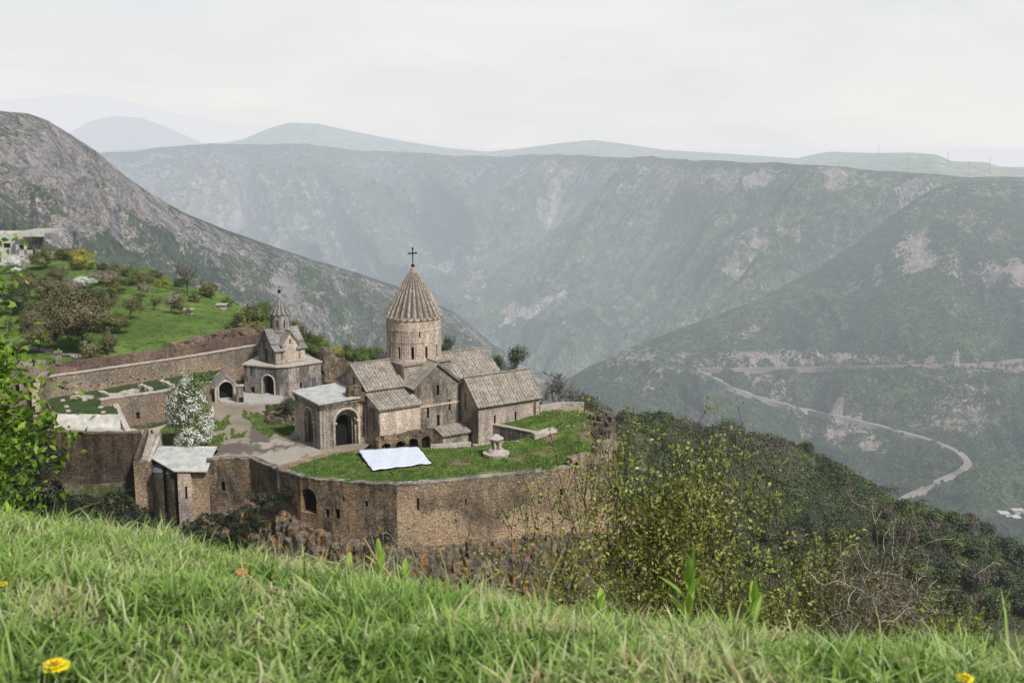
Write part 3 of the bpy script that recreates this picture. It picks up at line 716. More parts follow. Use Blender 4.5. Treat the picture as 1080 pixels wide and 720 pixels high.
m = MB(); folded_cone(m, CC.x, CC.y, DZ1 + .12, 23.75, DR + .42, 26, curve=.06, fold=.13, drop=.36); co = m.build('dome_roof', M['cone'], cath); fold_shade(co)
m = MB(); m.cyl(CC.x, CC.y, 21.2, 23.9, 1.36, .22, 26); m.build('cap', M['roof'], co)
cross_on(co, (CC.x, CC.y, 23.85), 2.6)
# annex with lean-to roof on the south side
op = Openings(); an = MB()
an.extrude([CP(-9.5, -4.16, -1), CP(-9.5, -4.16, 7.95), CP(-9.5, -7.75, 6.6), CP(-9.5, -7.75, -1)], E * 6.0)
an.build('annex_wall', M['church_light'], cath)
m = MB(); m.box(CP(0, 0), E, N, -1, 6.45, -9.62, -9.5, -7.6, -4.2); m.build('annex_end_wall', M['church_dark'], cath)
m = MB(); roof_slope(m, CP(-9.85, -4.18, 8.0), CP(-3.4, -4.18, 8.0), CP(-3.4, -8.1, 6.53), CP(-9.85, -8.1, 6.53)); m.build('annex_roof', M['roof'], cath)
# porch / bell tower stump
op = Openings(); pc = MB(); pc.box(CP(0, 0), E, N, -.5, 7.45, -16.2, -9.52, -4.05, 4.0)
op.add('archway', CP(-12.55, -4.05, .35), E, -N, 3.3, 6.0, True, .9, frame=.34)
op.add('archway', CP(-16.2, -.4, 1.1), N, -E, 3.0, 5.2, True, .9, frame=.3)
for q_ in op.p:
    op.c.extrude(arch_prof(q_[1] + q_[3] * .3, q_[2], q_[4] * .72, q_[5] * .86, True), -q_[3] * 2.6)
pw = pc.build('porch_wall', M['church'], cath, cut=op.c)
for name, c, u, out, w, h, arched, mat, frame, c0 in op.p:
    # stepped inner arch, then the dark passage
    inner = MB(); ow = w; iw = w * .72; ih = h * .86
    ring = arch_prof(c, u, ow, h, True); rin = arch_prof(c, u, iw, ih, True)
    n_ = len(ring); vs = ring + rin + [p - out * .5 for p in rin]
    fs = [(i, (i + 1) % n_, n_ + (i + 1) % n_, n_ + i) for i in range(1, n_)] + [(n_ + i, n_ + (i + 1) % n_, 2 * n_ + (i + 1) % n_, 2 * n_ + i) for i in range(1, n_)]
    inner.add([p + out * 0 for p in vs], fs); o = inner.build('archway', M['church'], pw)
    fm = MB(); pr = arch_prof(c0 + out * .03, u, w + frame * .9, h + frame * .45, True); pts = pr[1:] + [pr[0]]
    fm.tube(pts, [frame / 2] * len(pts), 8); fm.build('moulding', M['church_light'], o)
    fm = MB(); pr = arch_prof(c + out * .42, u, w - .25, h - .12, True); pts = pr[1:] + [pr[0]]; fm.tube(pts, [.16] * len(pts), 8); fm.build('moulding', M['church'], o)
    # near-black panel standing in for the unlit passage
    MB().extrude(arch_prof(c - out * 1.2, u, w * .715, h * .858, True), -out * .04).build('dark_doorway', M['dark'], o)
    for s_ in (-1, 1): cap = MB(); cap.box(c0 + u * s_ * (w / 2 + .05), u, out, c0.z + h - w / 2 - .15, c0.z + h - w / 2 + .12, -.28, .28, -.5, .22); cap.build('capital', M['church_light'], o)
m = MB(); m.box(CP(0, 0), E, N, 6.9, 7.2, -16.32, -9.53, -4.17, 4.1); m.box(CP(0, 0), E, N, 7.2, 7.45, -16.45, -9.54, -4.3, 4.2)
for k in range(22): m.box(CP(0, 0), E, N, 6.62, 6.9, -16.2 + .3 * k, -16.2 + .3 * k + .15, -4.16, -4.05)
for k in range(24): m.box(CP(0, 0), E, N, 6.62, 6.9, -16.31, -16.2, -4.0 + .33 * k, -4.0 + .33 * k + .16)
m.build('porch_cornice', M['church_dark'], cath)
m = MB(); a = [CP(-16.6, -4.45, 7.5), CP(-9.4, -4.45, 7.75), CP(-9.4, 4.3, 7.95), CP(-16.6, 4.3, 7.6)]; m.hexa(a, [p + Z3 * .2 for p in a]); m.build('porch_roof', M['metal_roof'], cath)
m = MB(); r_ = random.Random(5)
for k in range(11):
    e_, n_, z_ = r_.uniform(-11.6, -9.7), r_.uniform(-4.2, -2.6), 7.8 + r_.uniform(0, .9)
    s_ = r_.uniform(.3, .62); m.box(CP(e_, n_), (E + N * r_.uniform(-.5, .5)).normalized(), (N - E * r_.uniform(-.5, .5)).normalized(), z_ - s_, z_ + s_, -s_, s_, -s_ * .8, s_ * .8)
m.build('belfry_stump', M['rubble'], cath, sub=.5, jit=.12)
for e_, n_ in ((-16.2, -4.05), (-15.7, -4.05), (-9.7, -4.05), (-16.2, -3.5), (-16.2, 4.0)): MB().cyl(*CP(e_, n_).xy, -.4, 6.6, .14, .14, 8).build('corner_column', M['church_light'], cath)

# ---------------------------------------------------------------- chapel
K = Vector((-4.5, 148.7, 0)); KE = 3.84; KN = -10.62
chp = empty('chapel', CP(KE, KN), 'gabled stone chapel with a ribbed slab roof attached to the right of the big church', 'chapel')
op = Openings(); b = MB(); CW, CL, CE, CR = 6.4, 10.0, 5.95, 9.0
b.extrude([CP(KE, KN, -1), CP(KE, KN + CW, -1), CP(KE, KN + CW, CE), CP(KE, KN + CW / 2, CR), CP(KE, KN, CE)], E * CL)
op.add('niche', CP(KE, KN + CW / 2 + .1, 4.6), N, -E, .55, 2.6, True, .16, 'brown')
for e_ in (2.6, 6.0): op.add('window', CP(KE + e_, KN, 3.0), E, -N, .3, 1.35, True, .4, 'dark')
op.add('buttress_niche', CP(KE + 9.2, KN, 2.6), E, -N, .5, 2.6, True, .14, 'brown')
M['chapel_end'] = M['church_dark']
bb = b.build('chapel_wall', M['church_light'], chp, cut=op.c); op.panes(bb)
m = MB(); m.extrude([CP(KE - .07, KN + .02, -1), CP(KE - .07, KN + CW, -1), CP(KE - .07, KN + CW, CE), CP(KE - .07, KN + CW / 2, CR), CP(KE - .07, KN + .02, CE)], E * .06)
op2 = Openings(); op2.add('niche', CP(KE - .07, KN + CW / 2 + .1, 4.6), N, -E, .55, 2.6, True, .1, 'brown')
m.build('gable_wall', M['church'], chp, cut=op2.c)
m = MB(); gable_roof(m, CP(KE, KN + CW / 2, CR), CP(KE + CL, KN + CW / 2, CR), CW / 2, CR - CE, N); m.build('chapel_roof', M['roof'], chp)
m = MB(); m.box(CP(0, 0), E, N, CE - .3, CE - .05, KE + .05, KE + CL + .1, KN - .14, KN - .004); m.build('cornice', M['church_dark'], chp)
c_ = CP(KE - .2, KN + CW / 2, CR + .3); m = MB(); m.cyl(c_.x, c_.y, c_.z, c_.z + .5, .16, .1, 8); m.build('finial', M['coping'], chp)

# ---------------------------------------------------------------- ruined arcade, cell, sunken court
arc = empty('ruined_arcade', CP(-8, -10.2), 'row of small mossy ruined stone arches in front of the big church', 'arcade')
op = Openings(); b = MB(); b.box(CP(0, 0), E, N, -1, 3.35, -11.2, -3.2, -10.6, -9.6)
for k in range(4): op.add('arch', CP(-10.1 + 1.95 * k, -10.6, .6), E, -N, 1.3, 2.35, True, .8)
o = b.build('arcade_wall', M['rubble'], arc, cut=op.c, sub=.7, jit=.12); op.panes(o)
b = MB(); rq = random.Random(8)
for k in range(26):
    e_ = -11 + k * .3; s_ = rq.uniform(.18, .4); b.box(CP(e_, -10.1 + rq.uniform(-.3, .3)), E, N, 3.3, 3.35 + s_ * 1.3, -s_, s_, -s_, s_)
b.build('broken_stones', M['rubble'], arc, sub=.4, jit=.1)
cell = empty('monk_cell', CP(1.5, -8), 'low stone cell with a sloping slab roof below the gable of the big church', 'cell')
MB().box(CP(0, 0), E, N, -1, 2.0, -.8, 3.2, -9.0, -6.7).build('cell_wall', M['church_dark'], cell)
m = MB(); roof_slope(m, CP(-1, -6.6, 2.75), CP(3.4, -6.6, 2.75), CP(3.4, -9.3, 2.02), CP(-1, -9.3, 2.02), .18); m.build('cell_roof', M['roof'], cell)

def cdt_patch(name, poly, zf, sp, mat, attrs=(), zoff=0.):
    from mathutils.geometry import delaunay_2d_cdt
    P2 = [Vector(p[:2]) for p in poly]; n = len(P2)
    dense = []
    for i in range(n):
        a, b_ = P2[i], P2[(i + 1) % n]; k = max(1, int((b_ - a).length / sp)); dense += [a.lerp(b_, j / k) for j in range(k)]
    xs = [p.x for p in P2]; ys = [p.y for p in P2]
    def inside(x, y):
        c = False; j = n - 1
        for i in range(n):
            if (P2[i].y > y) != (P2[j].y > y) and x < (P2[j].x - P2[i].x) * (y - P2[i].y) / (P2[j].y - P2[i].y) + P2[i].x: c = not c
            j = i
        return c
    pts = list(dense); x = min(xs) + sp / 2
    while x < max(xs):
        y = min(ys) + sp / 2
        while y < max(ys):
            if inside(x, y): pts.append(Vector((x + random.uniform(-.2, .2) * sp, y + random.uniform(-.2, .2) * sp)))
            y += sp
        x += sp
    m_ = len(dense); ed = [(i, (i + 1) % m_) for i in range(m_)]
    r = delaunay_2d_cdt(pts, ed, [], 1, 1e-5)
    V = np.array([(p.x, p.y, 0) for p in r[0]]); V[:, 2] = zf(V[:, 0], V[:, 1]) + zoff
    me = D.meshes.new(name); me.from_pydata(V.tolist(), [], [tuple(f) for f in r[2]]); me.update()
    bm = bmesh.new(); bm.from_mesh(me); 
    for f in bm.faces:
        if f.normal.z < 0: f.normal_flip()
    bm.to_mesh(me); bm.free(); smooth(me)
    for an_, fn in attrs: fattr(me, an_, fn(V))
    return tag(link(name, me, mat), kind='structure')
def px_of(V):
    x, y, z = V[:, 0], V[:, 1], V[:, 2]
    cd = y * math.cos(TH) + (CAMZ - z) * math.sin(TH); up = -y * math.sin(TH) * -1 * 0 + (CAMZ - z) * math.cos(TH) - y * math.sin(TH)
    return 540 + F * x / cd, 360 + F * up / cd

# terrace lawn
TPTS = [(-28.8,134.3,1.3),(-25,131.5,1.6),(-21,129,1.8),(-13,126.5,2),(-9,127.5,2),(0,130,2),(8,133,2.1),(12,137,2.8),(-23.6,140,1.9),(-12,140,2.1),(-5,141.5,2.1),(3,145,2.5),
        (6,140,2.5),(9,145,3.4),(14,146,3.7),(13,152,3.7),(6,150,3.6),(4,156,3.2),(10,156,3.3),(-1,149.5,2.8),(2,148,3.1),(-10,134,2.05),(0,136,2.1)]
tz = tps(TPTS, .5)
TERR = [RAMP[i][:2] for i in range(3, 11)] + [(9.9, 134.6), (12.3, 136.4), (12.9, 143), (12.8, 150), (9.8, 156.2), (4.4, 157.5), (3.6, 154.2), (-2.4, 150.2), (3.3, 145.9), (-.6, 143.9), (-5.2, 142.6), (-10.3, 141.3), (-12, 141.9), (-19.7, 140.9), (-22.6, 139.6)]
TERR = [tuple(p) for p in TERR]
def rub(V):
    px, py = px_of(V); r = np.zeros(len(V))
    for e in [(625,455,16,12,20),(486,487,14,3,0),(545,482,14,5,0,.6),(575,475,14,4,-10,.6),(580,462,10,5,0),(440,486,8,3,0,.5),(475,478,20,3,0,.4)]:
        r = np.maximum(r, inell(px, py, e) * (e[5] if len(e) > 5 else 1))
    return r
t = NT(D.materials.new('terrace_grass')); P = t.pos()
a = t.noise(P, .22, 5, .65, .5); b = t.noise(P, 1.1, 5, .7); c = t.noise(P, 5., 4, .8)
col = t.mix(t.ramp(a, .38, .62), (.075, .14, .025), (.14, .23, .045)); col = t.mix(t.ramp(b, .5, .64, 0, .75), col, (.045, .07, .02))
a2 = t.noise(P, .35, 4, .6); col = t.mix(t.ramp(a2, .52, .62, 0, .65), col, (.28, .25, .11))
col = t.mix(t.ramp(t.math('ADD', t.attr('bare'), t.ramp(b, .3, .7, -.35, .35)), .4, .65), col, (.27, .2, .14))
col = t.mix(1., col, t.mix(t.ramp(c, .3, .7), (.5, .5, .5), (1.5, 1.5, 1.45)), 'MULTIPLY')
t.finish(col, .95, t.bump(t.math('ADD', b, c), 1., .2), True, .1); M['lawn'] = t.mat
def lawn_z(x, y): return tz(x, y) + .12 * fbm(x * .5, y * .5, 3, 8) + .35 * np.maximum(0, fbm(x * .12, y * .12, 2, 9)) * sstep(0, 4, x)
cdt_patch('lawn_terrace', TERR, lawn_z, .6, M['lawn'], [('bare', rub)])
# grass tufts on the terrace, uncountable
def blades(name, P, h, w, lean, mat, seed=2, seg=3, curl=.5):
    r = np.random.default_rng(seed); n = len(P); a = r.uniform(0, 2 * np.pi, n); b_ = r.uniform(0, 2 * np.pi, n)
    side = np.stack([np.cos(a), np.sin(a), np.zeros(n)], 1); ld = np.stack([np.cos(b_), np.sin(b_), np.zeros(n)], 1)
    ln = r.uniform(.1, 1., n)[:, None] * lean; rows = []
    for j in range(seg + 1):
        f = j / seg; ww = (w * (1 - f ** 1.7) * .5)[:, None]
        if j == seg: ww = ww * 0 + w[:, None] * .04
        c_ = P + np.array([0, 0, 1.]) * (h[:, None] * (f - .45 * ln * f * f)) + ld * (h[:, None] * ln * (f ** 2)) * (1 + curl * 0)
        rows += [c_ - side * ww, c_ + side * ww]
    V = np.stack(rows, 1).reshape(-1, 3); k = 2 * (seg + 1); base = (np.arange(n) * k)[:, None]
    Fq = np.concatenate([base + np.array([2 * j, 2 * j + 1, 2 * j + 3, 2 * j + 2]) for j in range(seg)], 1).reshape(-1, 4)
    me = np_mesh(name, V, Fq); fattr(me, 'tint', np.repeat(r.uniform(0, 1, n), k)); fattr(me, 'up', np.tile(np.repeat(np.linspace(0, 1, seg + 1), 2), n))
    return me
def in_poly(x, y, poly):
    c = np.zeros(len(x), bool); n = len(poly); j = n - 1
    for i in range(n):
        xi, yi = poly[i]; xj, yj = poly[j]
        k = ((yi > y) != (yj > y)) & (x < (xj - xi) * (y - yi) / (yj - yi + 1e-12) + xi); c ^= k; j = i
    return c
M['blade_far'] = m_leaf('lawn_blades', [(.065, .12, .02), (.12, .19, .035), (.23, .26, .08)], True, .5, trans=False)
x = RNG.uniform(-29, 15, 60000); y = RNG.uniform(125, 158, 60000); k = in_poly(x, y, TERR) & (fbm(x * .4, y * .4, 3, 13) > -.15); x, y = x[k], y[k]
tag(link('terrace_grass', blades('terrace_grass', np.stack([x, y, lawn_z(x, y) - .03], 1), RNG.uniform(.1, .34, len(x)), RNG.uniform(.08, .16, len(x)), .9, M['blade_far'], 4, 2), M['blade_far']), 'short green grass on the walled terrace before the church', 'grass', kind='stuff')

# plaza
PLZ = [(-38.3, 143.7), (-38.3, 139.2), (-33.3, 139.8), (-28.8, 134.5), (-22.6, 139.8), (-19.7, 141.1), (-18.5, 147), (-24, 144.5), (-29, 150), (-24, 158), (-27, 170), (-30, 173), (-46, 174), (-47.5, 170), (-47.2, 165), (-49.5, 158.5), (-52.5, 155.0), (-50.2, 150), (-48.2, 144.6), (-46, 144.4), (-45.9, 143.7)]
def plz(x, y): return 1.2 + .5 * sstep(150, 172, y) + .3 * sstep(-30, -24, x) + 0 * x
def reg(polys):
    def f(V):
        px, py = px_of(V); px, py = blur_ripple(px, py, 6.); px = px; r = np.zeros(len(V))
        for p in polys: r = np.maximum(r, in_poly(px, py, p).astype(float))
        return r
    return f
greens = [[(158,462),(172,452),(190,447),(215,444),(243,440),(244,452),(226,458),(243,463),(222,474),(163,476)], [(258,432),(285,440),(314,441),(314,450),(300,458),(284,459),(268,452)], [(246,455),(256,453),(258,459),(248,461)]]
darks = [[(262,452),(272,448),(282,460),(282,466),(264,467)], [(222,470),(250,466),(292,473),(330,468),(290,476),(222,480)]]
pales = [[(222,484),(262,479),(300,476),(336,470),(347,476),(320,484),(292,497),(262,485)], [(253,468),(318,463),(330,467),(270,474)], [(142,452),(177,443),(188,446),(160,460),(150,462)]]
t = NT(D.materials.new('plaza_paving')); P = t.pos()
a = t.noise(P, .3, 5, .7, .4); b = t.noise(P, 1.6, 5, .75); c = t.noise(P, 6., 4, .75)
nb = t.ramp(t.noise(P, .9, 6, .8, .4), .36, .64, -.48, .48)
col = t.mix(t.ramp(a, .35, .65), (.25, .215, .17), (.36, .30, .24))
col = t.mix(t.ramp(t.math('ADD', t.attr('pale'), nb), .4, .6), col, t.mix(t.ramp(a, .4, .6), (.37, .36, .30), (.45, .385, .32)))
col = t.mix(t.ramp(t.math('ADD', t.attr('dark'), nb), .4, .6, 0, .8), col, (.13, .105, .09))
col = t.mix(t.ramp(t.math('ADD', t.attr('green'), nb), .4, .6), col, t.mix(t.ramp(a, .42, .6), (.08, .14, .03), (.22, .22, .08)))
col = t.mix(t.ramp(b, .62, .75, 0, .4), col, (.09, .11, .04))
col = t.mix(1., col, t.mix(t.ramp(c, .3, .7), (.7, .7, .7), (1.25, 1.25, 1.25)), 'MULTIPLY')
t.finish(col, .95, t.bump(t.math('ADD', b, c), .6, .1), True, .15); M['plaza'] = t.mat
cdt_patch('plaza', PLZ, plz, .35, M['plaza'], [('green', reg(greens)), ('dark', reg(darks)), ('pale', reg(pales))])
x = RNG.uniform(-52, -20, 90000); y = RNG.uniform(134, 175, 90000); k = in_poly(x, y, PLZ); x, y = x[k], y[k]
V_ = np.stack([x, y, plz(x, y)], 1); k = reg(greens)(V_) > .5; V_ = V_[k]
tag(link('plaza_grass', blades('plaza_grass', V_, RNG.uniform(.08, .3, len(V_)), RNG.uniform(.07, .14, len(V_)), .9, None, 5, 2), M['blade_far']), 'green grass patches beside the pale plaza path', 'grass', kind='stuff')
# court floor under the church
m = MB(); m.prism([(-30, 143), (-17, 141.2), (-5, 142.7), (2, 144.9), (4, 156), (4, 175), (-24, 172), (-29, 158)], -.6, .05); tag(m.build('court', M['concrete']), kind='structure')

# ---------------------------------------------------------------- walls
def wall_mesh(pts, zb, th, side=1):
    """pts (x,y,ztop) along the OUTER line; wall thickens to the `side`"""
    n = len(pts); P = [Vector((p[0], p[1], 0)) for p in pts]; inn = []
    for i in range(n):
        d = (P[min(i + 1, n - 1)] - P[max(i - 1, 0)]).normalized(); q = Vector((-d.y, d.x, 0)) * side; inn.append(P[i] + q * th)
    zz = zb if isinstance(zb, (list, tuple)) else [zb] * n
    vs = []
    for i in range(n):
        vs += [(P[i].x, P[i].y, zz[i]), (P[i].x, P[i].y, pts[i][2]), (inn[i].x, inn[i].y, pts[i][2]), (inn[i].x, inn[i].y, zz[i])]
    fs = []
    for i in range(n - 1):
        for k in range(4): fs.append((i * 4 + k, i * 4 + (k + 1) % 4, (i + 1) * 4 + (k + 1) % 4, (i + 1) * 4 + k))
    fs += [(0, 1, 2, 3), tuple(4 * (n - 1) + k for k in (3, 2, 1, 0))]
    return MB().add(vs, fs)
def refine(pts, sp=1.2, jit=.05, smooth_=True):
    P = spline([tuple(p) for p in pts], 6) if smooth_ else [Vector(p) for p in pts]
    out = [P[0]]
    for p in P[1:]:
        if (p - out[-1]).length > sp * .8: out.append(p)
    out[-1] = P[-1]; r = random.Random(len(pts))
    return [(p.x, p.y, p.z + r.uniform(-jit, jit)) for p in out]
def on_wall(pts, px, py):
    for i in range(len(pts) - 1):
        a = Vector(pts[i][:2]); b_ = Vector(pts[i + 1][:2]); d = (b_ - a)
        lo, hi = 60, 250
        f = lambda Y: d.x * (at(px, py, Y).y - a.y) - d.y * (at(px, py, Y).x - a.x)
        if f(lo) * f(hi) > 0: continue
        for _ in range(40):
            mid = (lo + hi) / 2
            if f(lo) * f(mid) <= 0: hi = mid
            else: lo = mid
        q = at(px, py, lo); tt = (Vector(q.xy) - a).dot(d) / d.length_squared
        if -.001 <= tt <= 1.001:
            u = d.normalized(); u3 = Vector((u.x, u.y, 0)); out = Vector((u.y, -u.x, 0)); return q, u3, out
    return None
def px_opening(op, pts, name, x0, x1, y0, y1, arched, depth, mat='dark', frame=None):
    r = on_wall(pts, (x0 + x1) / 2, y1)
    if not r: print('no wall hit', name, x0); return
    q, u, out = r; s_ = F / (q.y * math.cos(TH) + (CAMZ - q.z) * math.sin(TH))
    op.add(name, q, u, out, (x1 - x0) / s_ / max(.4, abs(u.x)), (y1 - y0) / s_, arched, depth, mat, frame)

WL = refine(RAMP, 1.2, .05, False)
WL = []
for i in range(len(RAMP) - 1):
    a_, b_ = Vector(RAMP[i]), Vector(RAMP[i + 1]); k_ = max(1, int((b_ - a_).length / 1.2)); WL += [a_.lerp(b_, j / k_) + Z3 * random.uniform(-.07, .07) for j in range(k_)]
WL = [tuple(p) for p in WL] + [RAMP[-1]]; IC = min(range(len(WL)), key=lambda i: abs(WL[i][0] + 13.3))
rw = empty('rampart_wall', (-13.3, 126.6, -6), 'long curved rubble rampart wall below the grassy terrace', 'wall')
op = Openings()
px_opening(op, WL, 'arched_window', 317, 335, 514, 541, True, 1.0)
for a_ in ((343, 347.5, 536, 545.5), (353.5, 358.5, 536, 547.5), (384.5, 388.5, 528, 535), (361, 363.5, 523, 529), (440, 442, 524.5, 538), (490.5, 492, 525.5, 532.5), (590.5, 594.5, 515, 522.5), (565.5, 567, 517, 520), (234, 237.5, 507, 518)):
    px_opening(op, WL, 'window', *a_, False, .55)
px_opening(op, WL, 'blocked_window', 272, 277.5, 508, 526, True, .15, 'grey_stone')
o = wall_mesh(WL[:IC + 1], -11, 1.1).build('rampart', M['rampart_l'], rw, cut=op.c, sub=1.5, jit=.05); op.panes(o); wall_mesh(WL[IC:], -11, 1.1).build('rampart', M['rampart'], rw, cut=op.c, sub=1.5, jit=.05)
cp = [(p[0], p[1], p[2] + .2) for p in WL]
m = wall_mesh([(p[0] + .0, p[1] - .06, p[2] + .16) for p in WL], [p[2] + .004 for p in WL], 1.0); m.build('coping', M['grey_stone'], rw, sub=.6, jit=.07)
# ragged hole at the foot of the wall and a square vent beside it
# turret with the small arched door, and the end wall
tur = empty('turret', (9.5, 133.4, 0), 'squat stone turret with a small arched doorway at the right end of the rampart', 'turret')
TP = [(7.3, 132.5, 3.35), (8.6, 133.08, 3.4), (10.5, 133.98, 3.3)]
op = Openings(); px_opening(op, TP, 'doorway', 605.5, 611, 487, 493.5, True, .8)
o = wall_mesh([(7.3, 132.5, 3.2), (8.6, 133.08, 3.45), (10.5, 133.98, 3.5)], 1.6, 1.6).build('turret_wall', M['fort'], tur, cut=op.c); op.panes(o)
ew = empty('end_wall', (12, 135.5, 0), 'tall stone corner wall closing the right end of the grass terrace', 'wall')
wall_mesh(refine([(10.3, 133.95, 4.3), (11.5, 134.9, 4.7), (12.5, 135.75, 4.75)], 1, .1, False), 1.8, .9).build('wall', M['fort'], ew, sub=.9, jit=.08)
wall_mesh([(12.55, 135.8, 4.7), (13.0, 137.5, 4.0), (13.3, 141, 3.6), (13.5, 145, 3.8), (13.2, 150, 3.6), (11.9, 154, 3.4), (9.8, 157.4, 3.4), (5.6, 158.4, 3.3)], -13, .8).build('wall', M['fort'], ew, sub=.8, jit=.22)
rbm = MB(); rq = random.Random(4)
for k in range(90):
    f = rq.random(); p = Vector((12.0, 139)).lerp(Vector((11.8, 153)), f); z = float(lawn_z(np.array(p.x), np.array(p.y))); s_ = rq.uniform(.15, .45)
    q = Vector((p.x + rq.uniform(-1.2, 1.6), p.y, 0)); a_ = rq.random() * 3; rbm.box(q, (math.cos(a_), math.sin(a_), 0), (-math.sin(a_), math.cos(a_), 0), z - .3, z + s_ * rq.uniform(.8, 2.2), -s_, s_, -s_, s_ * .7)
tag(rbm.build('rubble_heap', M['rubble'], sub=.5, jit=.12), 'collapsed grey wall stones heaped along the far right edge of the lawn terrace', 'rubble')
# terrace retaining wall + low slab wall + small kerbs
rt = empty('retaining_wall', (0, 148, 0), 'grey retaining wall holding the raised lawn beside the chapel', 'wall')
RT = [(-2.6, 150.0, 2.95), (3.35, 145.5, 2.95)]
op = Openings(); px_opening(op, RT, 'opening', 541, 544, 466, 470, False, .5); px_opening(op, RT, 'opening', 546, 549, 467, 471, False, .5)
o = wall_mesh(RT, -.5, .6).build('wall_face', M['grey_stone'], rt, cut=op.c); op.panes(o)
wall_mesh([(p[0], p[1] - .08, p[2] + .14) for p in RT], 2.955, .75).build('coping', M['coping'], rt)
sl = MB(); sl.prism([(3.0, 144.3), (6.8, 145.6), (8.4, 146.6), (8.2, 147.3), (5.0, 146.8), (2.6, 145.4)], 2.3, [3.2, 3.2, 3.7, 3.7, 3.5, 3.2])
tag(sl.build('stone_bench', M['coping'], sub=.8, jit=.08), 'low stone slab structure at the corner of the grey retaining wall', 'slabs')
for pts, lb in (([(-10.4, 141.0, 2.65), (-7.7, 141.6, 2.7), (-5.3, 142.2, 2.7)], 'low stone parapet between the white tarpaulin and the well pavilion'),
                ([(-5.0, 142.3, 2.3), (-2.2, 143.0, 2.35), (.6, 144.0, 2.35), (3.3, 145.0, 2.4)], 'thin stone edge along the lawn before the chapel'),
                ([(-28.6, 134.0, 1.8), (-25.4, 136.9, 2.1), (-22.8, 139.2, 2.3), (-19.6, 140.6, 2.35)], 'low slanting kerb wall between plaza and lawn'),
                ([(4.0, 157.2, 3.9), (7, 157.9, 4.2), (10.2, 157.4, 4.3)], 'pale low wall at the far back edge of the lawn')):
    tag(wall_mesh(pts, pts[0][2] - 3.2, .45).build('low_wall', M['coping'] if 'slanting' not in lb else M['fort'], sub=.6, jit=.06), lb, 'low wall')
# tarp
c4 = [atz(378, 474.5, 2.5), atz(440, 470.5, 2.5), atz(455, 488, 2.35), atz(393, 495.5, 2.3)]
nu, nv = 40, 24; V = []
for j in range(nv):
    for i in range(nu):
        p = c4[0].lerp(c4[1], i / (nu - 1)).lerp(c4[3].lerp(c4[2], i / (nu - 1)), j / (nv - 1)); V.append(p)
V = np.array([v[:] for v in V]); V[:, 2] += .05 * fbm(V[:, 0] * 1.3, V[:, 1] * 1.3, 3, 4) + .03 * np.sin(V[:, 0] * 2.6); V[:, :2] += .1 * np.stack([fbm(V[:, 0] * .7, V[:, 1] * .7, 2, 1), fbm(V[:, 0] * .7, V[:, 1] * .7, 2, 2)], 1)
me = np_mesh('tarpaulin', V, grid_faces(nv, nu)[:, ::-1]); smooth(me)
o = tag(link('tarpaulin', me, M['tarp']), 'white tarpaulin sheet spread on the lawn in front of the ruined arches', 'tarpaulin'); sm = o.modifiers.new('S', 'SOLIDIFY'); sm.thickness = .03
# well pavilion
wp = empty('well_pavilion', (-2, 138.1, 2.05), 'small round columned stone pavilion on a stepped base on the lawn', 'pavilion')
wx, wy, wz = -2.0, 138.1, 2.05
m = MB(); m.cyl(wx, wy, wz - .3, wz + .32, 1.62, 1.56, 28); m.cyl(wx, wy, wz + .32, wz + .5, 1.68, 1.68, 28); m.cyl(wx, wy, wz + .5, wz + .95, 1.15, .95, 24); m.build('base', M['coping'], wp)
for k in range(6):
    a_ = math.pi / 3 * k + .3; MB().cyl(wx + .62 * math.cos(a_), wy + .62 * math.sin(a_), wz + .94, wz + 2.15, .13, .11, 8).build('column', M['coping'], wp)
m = MB(); m.cyl(wx, wy, wz + .94, wz + 2.1, .3, .3, 10); m.build('core', M['church_dark'], wp)
m = MB(); m.cyl(wx, wy, wz + 2.12, wz + 2.34, .9, .98, 20); m.cyl(wx, wy, wz + 2.34, wz + 2.85, .98, .12, 20); m.build('canopy', M['coping'], wp)

# ---------------------------------------------------------------- gate church on its vaulted base
gc = empty('gate_church', (-36, 176, 1.4), 'small domed church standing on a square vaulted stone gatehouse', 'church')
A_ = Vector((-41.9, 174.1, 0)); B1 = Vector((-36.5, 172.1, 0)); B2 = Vector((-34.6, 172.4, 0)); C_ = Vector((-30.2, 176.2, 0)); D_ = Vector((-34.5, 183, 0)); D2 = Vector((-40.5, 183.5, 0))
op = Openings(); uL = (B1 - A_).normalized(); oL = Vector((uL.y, -uL.x, 0)); LZ = 6.35
LW = [tuple(A_.xy) + (LZ,), tuple(B1.xy) + (LZ,)]; RW = [tuple(B2.xy) + (LZ,), tuple(C_.xy) + (LZ,)]
px_opening(op, LW, 'archway', 277, 290, 395.3, 420, True, 1.4, frame=.25)
px_opening(op, LW, 'window', 264.2, 269, 407.5, 417, False, .6); px_opening(op, LW, 'window', 263.5, 265.5, 391, 396, False, .4)
px_opening(op, RW, 'window', 316.5, 318.5, 403, 409, False, .4); px_opening(op, RW, 'blocked_window', 329, 332.5, 399, 410, False, .2, 'cap')
o = MB().prism([A_.xy, B1.xy, B2.xy, C_.xy, D_.xy, D2.xy], -1, LZ).build('gatehouse_wall', M['grey_stone'], gc, cut=op.c); op.panes(o)
cen = Vector((-36.3, 177.5)); MB().prism([(p.xy - cen) * 1.045 + cen for p in (A_, B1, B2, C_, D_, D2)], LZ + .003, LZ + .2).build('ledge', M['coping'], gc)
GE = Vector((.743, .669, 0)).normalized(); GN = Vector((-GE.y, GE.x, 0)); GO = Vector((-36.6, 172.95, 0))
def GP(a, b_, z): p = GO + GE * a + GN * b_; return Vector((p.x, p.y, z))
LX, LY = 5.2, 5.4; g0, g1 = 9.55, 11.7; z0 = LZ + .27
